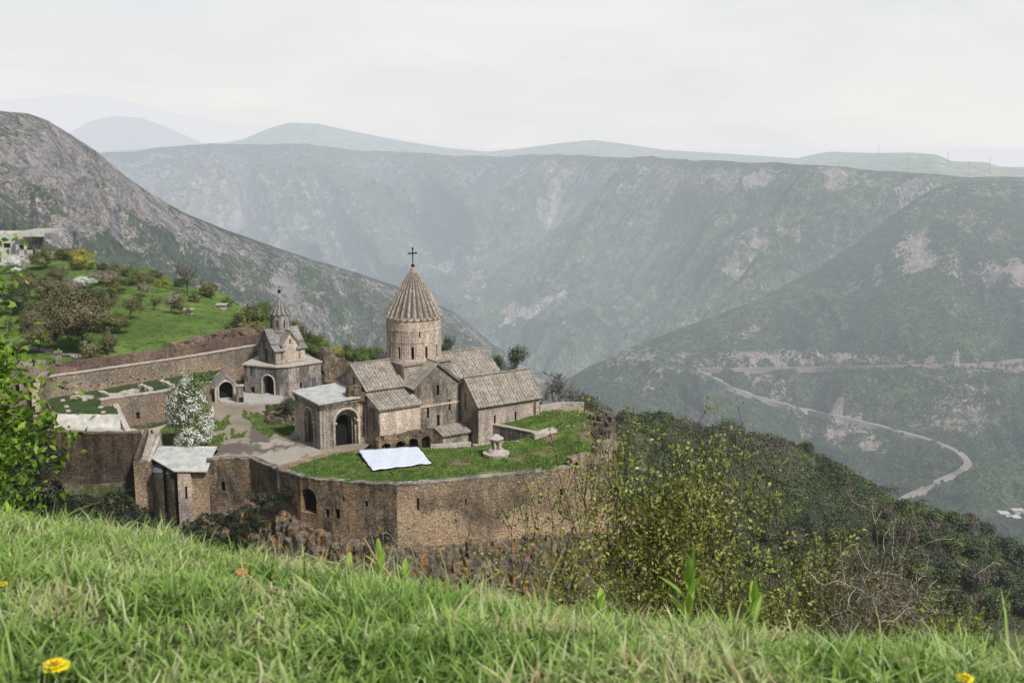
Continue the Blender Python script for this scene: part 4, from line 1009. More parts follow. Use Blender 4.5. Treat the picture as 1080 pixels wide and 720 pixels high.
op = Openings(); bd = MB(); bd.extrude([GP(0, 0, z0), GP(0, LY, z0), GP(0, LY, g0 - .6), GP(0, LY - .9, g0), GP(0, LY / 2, g1), GP(0, .9, g0), GP(0, 0, g0 - .6)], GE * LX)
op.add('doorway', GP(0, LY / 2 + .1, z0 + .1), GN, -GE, .85, 2.1, True, .6); op.add('window', GP(0, LY / 2 + .1, z0 + 3.2), GN, -GE, .25, .7, False, .4)
o = bd.build('body_wall', M['grey_stone'], gc, cut=op.c); op.panes(o)
op = Openings(); ar = MB(); ar.extrude([GP(1.3, -.04, z0), GP(3.9, -.04, z0), GP(3.9, -.04, g0 + .1), GP(2.6, -.04, g1 - .35), GP(1.3, -.04, g0 + .1)], GN * (LY + .08))
op.add('window', GP(2.6, -.04, z0 + 3.0), GE, -GN, .28, .75, False, .4)
o = ar.build('arm_wall', M['church_light'], gc, cut=op.c); op.panes(o)
m = MB()
op = Openings(); pn = MB().box(GO, GE, GN, z0, g0 - .62, .0, LX, -.03, .0); 
for q in (1.05, 4.2): op.add('window', GP(q, -.03, z0 + .5), GE, -GN, .3, 1.5, True, .5)
# south face skin with slit windows
sk = MB().box(GO, GE, GN, z0 + .002, g0 - .62, -.001, LX, -.06, .3); o = sk.build('side_wall', M['church_light'], gc, cut=op.c); op.panes(o)
m = MB()
for s_ in (0, 1):
    def q(a, b_, z): return GP(a, b_ if s_ == 0 else LY - b_, z)
    sl_ = (g1 - g0) / (LY / 2 - .9)
    for x0_, x1_ in ((-.3, 1.5), (3.7, LX + .3)):
        roof_slope(m, q(x0_, LY / 2, g1 + .02), q(x1_, LY / 2, g1 + .02), q(x1_, .9, g0 + .02), q(x0_, .9, g0 + .02), .2, step=.6, rib=.03)
        roof_slope(m, q(x0_, 1.0, g0 - .12), q(x1_, 1.0, g0 - .12), q(x1_, -.35, g0 - .95), q(x0_, -.35, g0 - .95), .18, step=.6, rib=.03)
m.build('corner_roof', M['greyroof'], gc)
m = MB(); gable_roof(m, GP(2.6, -.04, g1 - .33), GP(2.6, LY + .04, g1 - .33), 1.3, g1 - .45 - g0, GE, over=.25, th=.18, step=.6, rib=.03); m.build('arm_roof', M['greyroof'], gc)
gx_, gy_ = GP(2.6, LY / 2, 0).xy
op = Openings(); m = MB().cyl(gx_, gy_, 10.3, 14.15, 1.52, 1.52, 32)
for k in range(8):
    a_ = math.radians(-100 + 45 * k); ou = Vector((math.cos(a_), math.sin(a_), 0)); op.add('window', Vector((gx_, gy_, 12.0)) + ou * 1.515, (-ou.y, ou.x, 0), ou, .26, 1.2, True, .4)
o = m.build('drum', M['grey_stone'], gc, cut=op.c); op.panes(o)
MB().cyl(gx_, gy_, 13.95, 14.2, 1.6, 1.68, 32).build('band', M['church'], gc); MB().cyl(gx_, gy_, 11.3, 11.45, 1.6, 1.6, 32).build('band', M['church'], gc)
m = MB(); folded_cone(m, gx_, gy_, 14.25, 16.7, 1.88, 13, tip=.14, drop=.3, fold=.13, curve=-.08); dm_ = m.build('dome_roof', M['greycone'], gc); fold_shade(dm_)
m = MB(); m.cyl(gx_, gy_, 16.55, 17.1, .2, .24, 8); m.cyl(gx_, gy_, 17.1, 17.5, .12, .05, 8); m.build('finial', M['coping'], dm_)
cross_on(dm_, (gx_, gy_, 17.4), 1.1)
# landing with steps before the gatehouse
ld = empty('landing', (-40, 171, 1), 'pale stone landing with a curved edge in front of the gatehouse arch', 'landing')
PL = [atz(232, 424, 1.9), atz(262, 425.5, 1.9), atz(292, 424, 1.9), atz(302, 420.5, 1.9), atz(296, 416, 1.9), atz(260, 412, 1.9), atz(236, 414, 1.9)]
MB().prism([p.xy for p in PL], .5, 1.95).build('platform', M['concrete'], ld, sub=1.5, jit=.05)
for k in range(3):
    q_ = [Vector((p.x, p.y - .5 * (k + 1))) for p in PL[1:4]]; MB().prism([q_[0], q_[1], q_[2], PL[3].xy, PL[2].xy, PL[1].xy], .3, 1.9 - .3 * (k + 1)).build('step', M['concrete'], ld) if k < 2 else None
# fountain portal
gp = empty('arched_portal', (-43.5, 170, 1.5), 'small gabled stone portal with a wide round arch left of the gatehouse', 'portal')
c0_ = atz(239, 421.3, 2.0); u_ = Vector((.87, -.49, 0)).normalized() * -1; u_ = Vector((.94, .34, 0)).normalized(); o_ = Vector((u_.y, -u_.x, 0))
def QP(a, b_, z): p = c0_ + u_ * a - o_ * b_; return Vector((p.x, p.y, z))
op = Openings(); op.add('archway', c0_, u_, o_, 2.1, 2.75, True, 1.5, frame=.34)
o = MB().extrude([QP(-1.7, 0, .3), QP(1.45, 0, .3), QP(1.45, 0, 3.9), QP(0, 0, 5.5), QP(-1.7, 0, 4.1)], -o_ * 3.6).build('portal_wall', M['coping'], gp, cut=op.c); op.panes(o)
m = MB(); roof_slope(m, QP(0, -.2, 5.52), QP(0, 3.8, 5.52), QP(-2.0, 3.8, 3.88), QP(-2.0, -.2, 3.88), .16, .6, .03); roof_slope(m, QP(0, -.2, 5.52), QP(0, 3.8, 5.52), QP(1.75, 3.8, 3.6), QP(1.75, -.2, 3.6), .16, .6, .03); m.build('portal_roof', M['greyroof'], gp)
ps = atz(253.5, 424, 1.9); st = empty('stone_stele', ps, 'upright grey stone slab standing between the portal and the gatehouse', 'stele')
MB().box(ps, u_, o_, 1.5, 4.4, -.55, .5, -.25, .25).build('slab', M['grey_stone'], st); MB().box(ps, u_, o_, 4.4, 4.6, -.68, .62, -.36, .36).build('cap', M['coping'], st)
MB().box(ps, u_, o_, 1.95, 2.7, -.2, .45, .24, .29).build('niche', M['dark'], st)

# ---------------------------------------------------------------- fortress wall
FW = [(-66.5, 156.6, 8.0), (-62, 161.2, 7.9), (-57, 166.9, 7.75), (-52, 172.4, 7.6), (-47, 178.0, 7.6), (-43, 182.0, 7.7), (-39.5, 184.6, 7.8)]
fw = empty('fortress_wall', (-55, 170, 3), 'long straight fortress wall with a brown parapet walk climbing to the gate church', 'wall')
op = Openings(); r_ = random.Random(2)
for k in range(20):
    px_ = 60 + k * 8.5 + r_.uniform(-2, 2); yb = np.interp(px_, [50, 230], [413.5, 390.5]) + (0 if k % 3 else -4)
    px_opening(op, FW, 'putlog_hole', px_, px_ + 1.6, yb - 1.5, yb, False, .4)
o = wall_mesh(FW, 2.5, 1.7).build('wall_face', M['fort'], fw, cut=op.c)
hm = MB()
for name, c, u, out, w, h, arched, mat, frame, c0 in op.p: hm.extrude(arch_prof(c, u, w, h, False), -out * .05)
hm.build('putlog_holes', M['dark'], o)
wall_mesh([(p[0] + .12, p[1] - .1, p[2] + .13) for p in FW], [p[2] + .003 for p in FW], 1.1).build('walkway', M['coping'], fw, sub=1.2, jit=.05)
P2_ = [(p[0] - .75, p[1] + .7, p[2] + 1.5 + (.1 if i % 2 else 0)) for i, p in enumerate(FW)]
wall_mesh(P2_, [p[2] + .1 for p in FW], .75).build('parapet', M['brown'], fw, sub=1.0, jit=.1)
tw_ = empty('corner_tower', (-66, 154, 3), 'tall narrow wall tower beside the leafy tree at the left end of the fortress wall', 'tower')
op = Openings(); TL = [(-65.9, 148.5, 11), (-64.2, 146.6, 11)]
op2 = Openings()
o = wall_mesh([(-66.4, 157.2, 8.9), (-65.6, 152.0, 8.6), (-63.9, 147.4, 6.4), (-62.6, 145.0, 3.9)], -6, 1.0).build('flank_wall', M['fort'], tw_, sub=1.2, jit=.06)
bx_ = MB().prism([(-73, 154), (-66.6, 153.0), (-66.2, 158.5), (-73, 160)], -2, 10.2)
op.add('window', Vector((-68.4, 153.28, 6.6)), Vector((.988, -.154, 0)), Vector((-.154, -.988, 0)), .9, 1.9, False, .6)
o = bx_.build('tower_wall', M['fort'], tw_, cut=op.c); op.panes(o)

# ---------------------------------------------------------------- grass-roofed range, W1, bastion, stairs
GZ = 5.0
gr = empty('grass_roofed_building', (-57, 150, 3.3), 'low vaulted building with a grass roof and a white front edge by the fortress wall', 'building')
GPOLY = [(-60.6, 147.6), (-52.3, 147.6), (-55.6, 153.0), (-55.9, 157.5), (-66.0, 157.0), (-62.5, 150)]
MB().prism(GPOLY, 1, GZ - .05).build('walls', M['fort'], gr)
fr = MB().prism([(-60.8, 146.5), (-52.0, 146.6), (-52.3, 147.55), (-60.6, 147.55)], [3.2, 3.2, 3.2, 3.2], [3.55, 3.5, GZ + .1, GZ + .1]); fr.build('white_front', M['white'], gr, sub=1, jit=.05)
dom = MB()
for px_, py_ in ((66, 422), (70, 428.5), (72, 433), (106, 429), (109, 434.5)):
    p = atz(px_, py_, GZ + .1); MB().cyl(p.x, p.y, GZ - .05, GZ + .22, .38, .3, 12).build('skylight', M['coping'], gr)
dg_ = MB()
for a_, b_ in (((-52.2, 147.4), (-55.8, 153.2)),):
    A3 = Vector((-50.6, 145.6, 3.2)); B3 = Vector((-52.2, 147.9, 4.6)); C3 = Vector((-56.6, 156.8, 5.6))
    for p, q in ((A3, B3), (B3, C3)):
        d = (q - p).normalized(); w = Vector((-d.y, d.x, 0)).normalized() * .35
        dg_.hexa([p - w - Z3 * 3, p + w - Z3 * 3, q + w - Z3 * 3, q - w - Z3 * 3], [p - w, p + w, q + w, q - w])
dg_.build('end_parapet', M['coping'], gr, sub=.8, jit=.06)
pl_ = [( -60.3,147.8),(-52.6,147.8),(-56.6,157.6),(-66,157.2),(-62.3,150.2)]
cdt_patch('roof_lawn', pl_, lambda x, y: GZ + .02 + .06 * fbm(x, y, 3, 6), .6, m_ground_green('roof_grass', (.05, .085, .03), (.08, .115, .04), (.13, .12, .08), .4, .4), [])  # grass of the vault roof, a duller green than the terrace lawn
w1 = empty('terrace_wall', (-50, 160, 1.5), 'rubble terrace wall with one dark slit running behind the white blossom tree', 'wall')
W1 = [(-56.3, 151.6, 6.0), (-52.9, 154.8, 5.9), (-49.4, 158.4, 5.7), (-47.4, 164.0, 5.4), (-45.8, 169.5, 4.6)]
op = Openings(); px_opening(op, W1, 'window', 144.5, 147.3, 434.5, 442, False, .5)
px_opening(op, W1, 'niche', 222.5, 227.5, 426, 436.5, True, .5)
o = wall_mesh(W1, 0, .8).build('wall_face', M['fort'], w1, cut=op.c); op.panes(o)
wall_mesh([(p[0] + .08, p[1] - .08, p[2] + .16) for p in W1], [p[2] + .003 for p in W1], .95).build('coping', M['coping'], w1, sub=.8, jit=.07)
cdt_patch('upper_lawn', [(-56.8, 152.6), (-49.8, 159.0), (-48.0, 164.3), (-46.4, 170), (-46, 177), (-52.4, 171.5), (-65.8, 156.8), (-56.6, 157.0)], lambda x, y: 5.0 + .08 * fbm(x, y, 3, 7), .7, m_ground_green('upper_grass', (.045, .075, .028), (.08, .11, .04), (.2, .17, .13), .3, .6))
sg = MB()
for (ax_, ay_, bx2, by2) in ((75, 419.5, 98, 419.5), (80, 416, 90, 422), (106, 414, 118, 419), (148, 407, 160, 412), (170, 403, 182, 408), (118, 418, 146, 412)):
    a3 = atz(ax_, ay_, 5.1); b3 = atz(bx2, by2, 5.1); d = (b3 - a3); L_ = d.length; d.normalize(); w = Vector((-d.y, d.x, 0)) * .35
    sg.hexa([a3 - w - Z3 * .6, a3 + w - Z3 * .6, b3 + w - Z3 * .6, b3 - w - Z3 * .6], [a3 - w + Z3 * .35, a3 + w + Z3 * .35, b3 + w + Z3 * .35, b3 - w + Z3 * .35])
tag(sg.build('foundation_stones', M['coping'], sub=.5, jit=.15), 'pale remains of stone foundations crossing the upper grass by the fortress wall', 'foundations')
bs = empty('bastion_wall', (-56, 144, -5), 'broad dark stone bastion wall under the white edged building', 'wall')
BW = [(-62.6, 144.7, 3.75), (-59.5, 144.2, 3.5), (-55, 143.9, 3.35), (-51, 144.1, 3.3), (-48.7, 144.4, 3.3)]
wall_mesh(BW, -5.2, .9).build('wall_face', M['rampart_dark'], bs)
wall_mesh([(p[0], p[1] - .08, p[2] + .18) for p in BW], [p[2] + .003 for p in BW], .8).build('coping', M['brown'], bs, sub=.8, jit=.06)
wall_mesh([(p[0] - .0, p[1] - .8, -5.0 + .1 * i) for i, p in enumerate(BW)], -7.5, 1.2).build('footing', M['coping'], bs, sub=.8, jit=.12)
cdt_patch('terrace_walk', [(-62.3, 145.4), (-55, 144.7), (-48.8, 145.2), (-50.5, 147.5), (-60.4, 147.5)], lambda x, y: 3.2 + 0 * x, .8, M['concrete'])
ss = empty('stair_block', (-47.2, 142, -3), 'projecting stone block with a narrow open staircase on top left of the outbuilding', 'staircase')
MB().prism([(-48.45, 140.4), (-46.0, 140.4), (-46.0, 144.6), (-48.45, 144.6)], -9, .62).build('block_wall', M['rampart'], ss)
m = MB()
for k in range(10): m.box((0, 0, 0), (1, 0, 0), (0, 1, 0), .3, .9 + .25 * k, -47.65, -46.75, 141.2 + .36 * k, 141.2 + .36 * (k + 1) + .005)
m.build('step', M['coping'], ss)
for x_ in (-48.35, -46.65):
    a3 = Vector((x_, 140.5, 1.0)); b3 = Vector((x_, 145.2, 3.9)); 
    dz_ = 0 if x_ < -47 else -.75; MB().extrude([(x_, 140.45, .3), (x_, 140.45, 1.15 + dz_ * .6), (x_, 145.4, 3.85 + dz_), (x_, 145.4, .3)], (.45, 0, 0)).build('side_wall', M['brown'] if x_ < -47 else M['coping'], ss)
ob = empty('outbuilding', (-41, 140, -2), 'long outbuilding under a pale metal roof built onto the rampart', 'building')
MB().prism([(-41.9, 137.75), (-38.5, 137.6), (-38.5, 143.2), (-46.0, 143.4), (-46.0, 140.2), (-41.9, 140.0)], -9, .2).build('wall', M['rampart'], ob)
MB().prism([(-41.95, 137.2), (-40.3, 137.15), (-40.3, 137.7), (-41.95, 137.7)], -9, .15).build('pier', M['church_light'], ob)
MB().box((-40.9, 137.15, 0), (1, 0, 0), (0, -1, 0), -3.2, -1.6, -.12, .12, .003, .03).build('window', M['dark'], ob)
rz_ = lambda x, y: .32 + (y - 137) * .22
c1 = [Vector((x, y, rz_(x, y))) for x, y in ((-46.0, 143.4), (-46.0, 140.2), (-42.3, 137.0), (-38.1, 136.9), (-38.5, 143.4))]
m = MB(); m.add([p for p in c1] + [p + Z3 * .12 for p in c1], [(4, 3, 2, 1, 0), (5, 6, 7, 8, 9)] + [(i, (i + 1) % 5, 5 + (i + 1) % 5, 5 + i) for i in range(5)])
for k in range(16):
    x_ = -45.6 + k * .48
    ya_ = 137.0 if x_ > -42.2 else 140.2 - (x_ + 46) * .86
    a3 = Vector((x_, ya_, rz_(x_, ya_) + .122)); b3 = Vector((x_, 143.35, rz_(x_, 143.35) + .122)); m.hexa([a3 - Vector((.03, 0, .02)), a3 + Vector((.03, 0, -.02)), b3 + Vector((.03, 0, -.02)), b3 - Vector((.03, 0, .02))], [a3 + Vector((-.03, 0, .06)), a3 + Vector((.03, 0, .06)), b3 + Vector((.03, 0, .06)), b3 + Vector((-.03, 0, .06))])
m.build('metal_roof', M['metal_roof'], ob)
for (x_, y_, r0_) in ((-44.9, 139.4, .85), (-43.0, 138.7, .82)):
    b_ = MB(); b_.cyl(x_, y_, -9, -.25, r0_ * 1.15, r0_, 18); o = b_.build('buttress', M['rampart_dark'], ob)
    MB().cyl(x_, y_, -.246, .1, r0_ + .06, r0_ * .85, 18).build('cap', M['cap'], o)
# ruined walls and rubble between gate church and porch
m = wall_mesh([(-29.9, 177.2, 8.4), (-29.0, 178.6, 8.2), (-28.2, 179.6, 6.6), (-26.6, 181, 5.4), (-24.5, 182.5, 4.6), (-22.5, 183.0, 4.2)], -2, .9)
tag(m.build('ruined_wall', M['rubble'], sub=.9, jit=.2), 'ruined stepped wall falling away to the right of the gate church', 'ruin')
a3 = Vector((-21.8, 176.5, 3.3)); b3 = Vector((-20.3, 187, 7.3))
m = MB(); w = Vector((.75, .1, 0)); m.hexa([a3 - w - Z3 * 4, a3 + w - Z3 * 4, b3 + w - Z3 * 6, b3 - w - Z3 * 6], [a3 - w, a3 + w, b3 + w * .7, b3 - w * .7])
tag(m.build('ruined_wall', M['rubble'], sub=1., jit=.3), 'steep pale ruined wall climbing the slope behind the porch', 'ruin')
m = wall_mesh([(-30, 176.4, 3.2), (-27.5, 174.2, 3.5), (-24.6, 173.4, 3.1), (-21.5, 171.5, 3.6), (-18.5, 168.0, 4.2)], -1, 1.4)
tag(m.build('ruined_wall', M['rubble'], sub=.8, jit=.35), 'tumbled dark rubble wall just behind the roof of the porch', 'ruin')
m = MB(); rq = random.Random(12)
for k in range(130):
    f = rq.random(); p = atz(284 + 30 * f, 442 - 4 * f + rq.uniform(-9, 3), 1.8); s_ = rq.uniform(.2, .55); a_ = rq.random() * 3; hz = 1.2 + (p.y - 157) * .12
    m.box((p.x, p.y, 0), (math.cos(a_), math.sin(a_), 0), (-math.sin(a_), math.cos(a_), 0), .9, hz + s_ * rq.uniform(.8, 2.2), -s_, s_, -s_, s_ * .8)
tag(m.build('rubble_bank', M['rubble'], sub=.6, jit=.15), 'bank of tumbled grey stones between the plaza and the gatehouse', 'rubble')
# behind the fortress wall: excavated stones
m = wall_mesh([(-54, 179, 8.8), (-50, 183, 9.4), (-46, 188, 9.6), (-40, 189.5, 9.6), (-37, 187, 9.2)], 5, 1.5)
tag(m.build('ruined_wall', M['rubble'], sub=1., jit=.35), 'broken rubble wall rising just behind the fortress parapet', 'ruin')

# ---------------------------------------------------------------- bedrock under the rampart
t = NT(D.materials.new('lichen_basalt')); P = t.pos()
a = t.noise(P, .5, 4, .6, .5); b = t.noise(P, 1.7, 5, .75); c = t.noise(P, 7., 4, .75); s_ = t.noise(P, (1.4, 1.4, .35), 4, .7)
col = t.mix(t.ramp(b, .35, .65), (.07, .06, .05), (.28, .23, .18))
col = t.mix(t.ramp(s_, .53, .6, 0, .9), col, t.mix(t.ramp(b, .4, .6), (.38, .16, .05), (.52, .30, .10)))
col = t.mix(t.ramp(a, .56, .68, 0, .75), col, (.17, .14, .03))
col = t.mix(1., col, t.mix(t.ramp(c, .3, .7), (.5, .5, .5), (1.4, 1.4, 1.4)), 'MULTIPLY')
t.finish(col, .95, t.bump(t.math('ADD', b, c), .9, .15), True, .15); M['basalt'] = t.mat
def along(pts, s):
    L = [0.]
    for i in range(len(pts) - 1): L.append(L[-1] + (Vector(pts[i + 1][:2]) - Vector(pts[i][:2])).length)
    s = min(max(s, 0), L[-1] - 1e-6)
    for i in range(len(pts) - 1):
        if s <= L[i + 1]:
            a = Vector(pts[i][:2]); b_ = Vector(pts[i + 1][:2]); f = (s - L[i]) / (L[i + 1] - L[i]); d = (b_ - a).normalized(); return a.lerp(b_, f), Vector((d.y, -d.x)), L[-1]
BP = [(-46, 138.6), (-42, 137.0), (-38.3, 137.4), (-35, 138.9), (-33.4, 138.7), (-29.2, 133.6), (-25.8, 130.2), (-21.4, 127.9), (-13.4, 125.5), (-9, 126.5), (-1.6, 128.7), (4.4, 131.1), (9, 132.4), (13.6, 135.3), (15.5, 142)]
tot = along(BP, 0)[2]; rq = random.Random(21); m = MB(); s = 0
tops = [(-46, -7.5), (-38, -6.2), (-34, -4.2), (-29, -2.9), (-25, -4.3), (-20, -4.9), (-13, -5.3), (-8, -5.4), (0, -5.6), (8, -6), (15, -6)]
while s < tot:
    for tier in range(4):
        p, out, _ = along(BP, s + rq.uniform(-.3, .3)); top = np.interp(p.x, [q[0] for q in tops], [q[1] for q in tops])
        r = rq.uniform(.55, 1.15); off = .0 + tier * .7 + rq.uniform(0, .5); zt = top - tier * 1.7 + rq.uniform(-.9, .4); c = p + out * off
        nn = rq.choice([5, 6, 6]); a0 = rq.random() * 6; h = rq.uniform(2.6, 5.0)
        ring = lambda z, k, dx: [(c.x + dx[0] + k * r * math.cos(a0 + 2 * math.pi * i / nn), c.y + dx[1] + k * r * math.sin(a0 + 2 * math.pi * i / nn), z) for i in range(nn)]
        dx = (rq.uniform(-.15, .15), rq.uniform(-.15, .15)); zs = [(zt - h, 1.0), (zt - h * .5, 1.05), (zt - .25, .98), (zt, .72)]
        vs = []; [vs.extend(ring(z, k, dx if i % 2 else (0, 0))) for i, (z, k) in enumerate(zs)]
        fs = [(j * nn + i, j * nn + (i + 1) % nn, (j + 1) * nn + (i + 1) % nn, (j + 1) * nn + i) for j in range(3) for i in range(nn)] + [tuple(range(nn - 1, -1, -1)), tuple(range(3 * nn, 4 * nn))]
        m.add(vs, fs)
    s += rq.uniform(.8, 1.45)
tag(m.build('cliff', M['basalt'], sub=.7, jit=.22), kind='structure')
mb = MB(); n_ = len(BP); P_ = [Vector((*p, 0)) for p in BP]
o = wall_mesh([(p[0], p[1], float(np.interp(p[0], [q[0] for q in tops], [q[1] for q in tops])) - .2) for p in BP], -14, 3.).build('cliff', M['basalt'], sub=.9, jit=.5); tag(o, kind='structure')

# ================================================================== PLANTS
BG = bvh(GROUND)
def ghit(px, py):
    h = hit(BG, px, py)
    return h if h is not None else at(px, py, 250)
def gz(x, y): return float(ground(np.array(float(x)), np.array(float(y))))
def skeleton(rng, H, R, stems=1, depth=4, lean=.15, up=.45, base_r=None, spread=.9, trunk=.28, kink=.22, nb=(2, 4)):
    """branch polylines for a tree of height H and crown radius R, base at the origin"""
    out = []; tips = []
    br = base_r or H * .028
    def grow(p, d, L, r, k):
        pts = [p]; q = p.copy(); dd = d.copy(); n = 4
        for i in range(n):
            dd = (dd + Vector((rng.gauss(0, kink), rng.gauss(0, kink), rng.gauss(0, kink) + .05 * up))).normalized(); q = q + dd * (L / n); pts.append(q.copy())
        out.append((pts, [r * (1 - .5 * i / n) for i in range(n + 1)]))
        if k == 0: tips.extend(pts[1:]); return
        if k == 1: tips.extend(pts[2:])
        for j in range(rng.randint(*nb) + (1 if k == depth else 0)):
            f = rng.uniform(.35, 1.) if j else 1.; i = min(n - 1, int(f * n)); s = pts[i].lerp(pts[i + 1], f * n - i) if f < 1 else pts[-1]
            a = rng.uniform(0, 2 * math.pi); sd = Vector((math.cos(a), math.sin(a), rng.uniform(-.1, up)))
            nd = (dd * (1 - spread * .55) + sd * spread * .75).normalized()
            grow(s, nd, L * rng.uniform(.62, .82), r * .55, k - 1)
    for s in range(stems):
        a = 2 * math.pi * s / stems + rng.uniform(-.4, .4); tl = lean if stems == 1 else lean + .35
        d = Vector((math.cos(a) * tl, math.sin(a) * tl, 1)).normalized()
        grow(Vector((math.cos(a), math.sin(a), 0)) * (.0 if stems == 1 else br), d, H * trunk if stems == 1 else H * .34, br if stems == 1 else br * .7, depth)
    A = np.array([p[:] for p in tips]); hz = A[:, 2].max(); hr = np.percentile(np.hypot(A[:, 0], A[:, 1]), 92)
    S = np.array([R / hr, R / hr, H / hz])
    out = [([Vector(np.array(p[:]) * S) for p in pts], rd) for pts, rd in out]; return out, A * S
def wood_mesh(name, branches, minr=.006, n=5):
    m = MB()
    for pts, rd in branches: m.tube(pts, [max(minr, r) for r in rd], n if rd[0] > minr * 4 else 3)
    me = m.mesh(name, fix=False); return me
def leaves(name, C, size, seed, per=10, spread=.3, droop=0., aspect=.55, fold=0., soft=False):
    r = np.random.default_rng(seed); n = len(C)
    P = np.repeat(C, per, 0) + r.normal(size=(n * per, 3)) * spread; n = len(P)
    nrm = r.normal(size=(n, 3)) + np.array([0, 0, .7])
    if soft:
        ctr = C.mean(0) - np.array([0, 0, .15]) * (C[:, 2].max() - C[:, 2].min()); ow = P - ctr; ow /= np.ptp(C, axis=0) + 1e-6; ow /= np.linalg.norm(ow, axis=1, keepdims=True)
        lc = P - np.repeat(C, per, 0); lc /= np.linalg.norm(lc, axis=1, keepdims=True) + 1e-9; ow = ow * .7 + lc * .5 + np.array([0, 0, .2]); nrm = ow + r.normal(size=(n, 3)) * .4
    nrm /= np.linalg.norm(nrm, axis=1, keepdims=True)
    u = np.cross(nrm, r.normal(size=(n, 3))); u /= np.linalg.norm(u, axis=1, keepdims=True); u[:, 2] -= droop; v = np.cross(nrm, u)
    s = size * r.uniform(.6, 1.25, (n, 1))
    V = np.stack([P - u * s, P - v * s * aspect + nrm * s * fold, P + u * s, P + v * s * aspect + nrm * s * fold], 1).reshape(-1, 3)
    if fold: Fq = (np.arange(n)[:, None, None] * 4 + np.array([[0, 1, 2], [0, 2, 3]])[None]).reshape(-1, 3)
    else: Fq = np.arange(len(V)).reshape(-1, 4)
    me = np_mesh(name, V, Fq); fattr(me, 'tint', np.repeat(.6 * np.repeat(r.uniform(0, 1, len(C)), per) + .4 * r.uniform(0, 1, n), 4))
    if soft: soft_normals(me, np.repeat(ow + nrm * .3, 4, 0))
    return me
L_ = {
 'olive': m_leaf('olive_buds', [(.07, .075, .022), (.15, .16, .045), (.25, .25, .08)], trans=False),
 'brown': m_leaf('brown_buds', [(.075, .068, .034), (.15, .135, .06), (.25, .225, .10)], trans=False),
 'yellow': m_leaf('yellow_leaves', [(.16, .16, .02), (.34, .33, .04), (.50, .46, .07)], trans=False),
 'green': m_leaf('green_leaves', [(.04, .075, .016), (.11, .18, .03), (.21, .30, .06)], trans=False),
 'dark': m_leaf('dark_leaves', [(.028, .042, .018), (.06, .08, .03), (.12, .14, .055)], trans=False),
 'pink': m_leaf('pink_buds', [(.14, .12, .08), (.30, .25, .18), (.48, .40, .32)], trans=False),
 'white': m_leaf('white_blossom', [(.50, .52, .40), (.80, .80, .74), (.90, .90, .87)], trans=False),
 'wood': m_leaf('wood_leaves', [(.03, .045, .02), (.065, .088, .034), (.12, .15, .058)], sc=.12, trans=False),
 'woodlight': m_leaf('fresh_wood_leaves', [(.045, .066, .02), (.095, .13, .036), (.17, .21, .065)], sc=.15, trans=False),
 'woodbrown': m_leaf('budding_wood', [(.06, .054, .042), (.11, .10, .07), (.165, .15, .10)], sc=.15, trans=False),
}
LEAF = L_
PROTO = {}
def proto(kind, v, H, R, seed, bare=False, bush=False, dens=1.):
    key = (kind, v, bare, bush)
    if key not in PROTO:
        rng = random.Random(seed * 31 + v)
        br, tips = skeleton(rng, 1., .5, stems=4 if bush else 1, depth=4 if bare else 3, up=.5, base_r=.014 if bush else .022, trunk=.3, nb=(3, 4) if not bush else (2, 4))
        w = wood_mesh('trunk', br, .0035 if bare else .005, 5)
        lm = None
        if not bare or kind:
            if bare: sel = tips[rng.randint(0, 1)::3]; lm = leaves('crown', sel, .012, seed + v, 3, .02)
            else:
                C = tips; C = C[np.random.default_rng(v).permutation(len(C))][:800]
                lm = leaves('crown', C, .022, seed + v, int(13 * dens), .05, soft=True)
        PROTO[key] = (w, lm)
    return PROTO[key]
def plant(name, loc, H, W, kind, label, cat, group=None, v=0, bare=False, bush=False, rz=0, dens=1.):
    w, lm = proto(kind, v, H, W / 2, hash_kind(kind), bare, bush, dens)
    o = empty(name, loc, label, cat, group, rz); o.scale = (W, W, H)
    link('trunk' if not bush else 'stems', w, M['bark'], o, False)
    if lm is not None: link('crown', lm, LEAF[kind or 'brown'], o, False)
    return o
def hash_kind(k): return sum(ord(c) for c in (k or 'x'))
def link_shared(name, me, mat, parent):
    o = D.objects.new(name, me); COL.objects.link(o); o.parent = parent; return o
COLN = {'olive': 'olive budding', 'brown': 'brown twiggy', 'yellow': 'bright yellow leaved', 'green': 'fresh green', 'dark': 'dark green', 'pink': 'pale pinkish budding', 'white': 'white blossoming', None: 'leafless grey'}
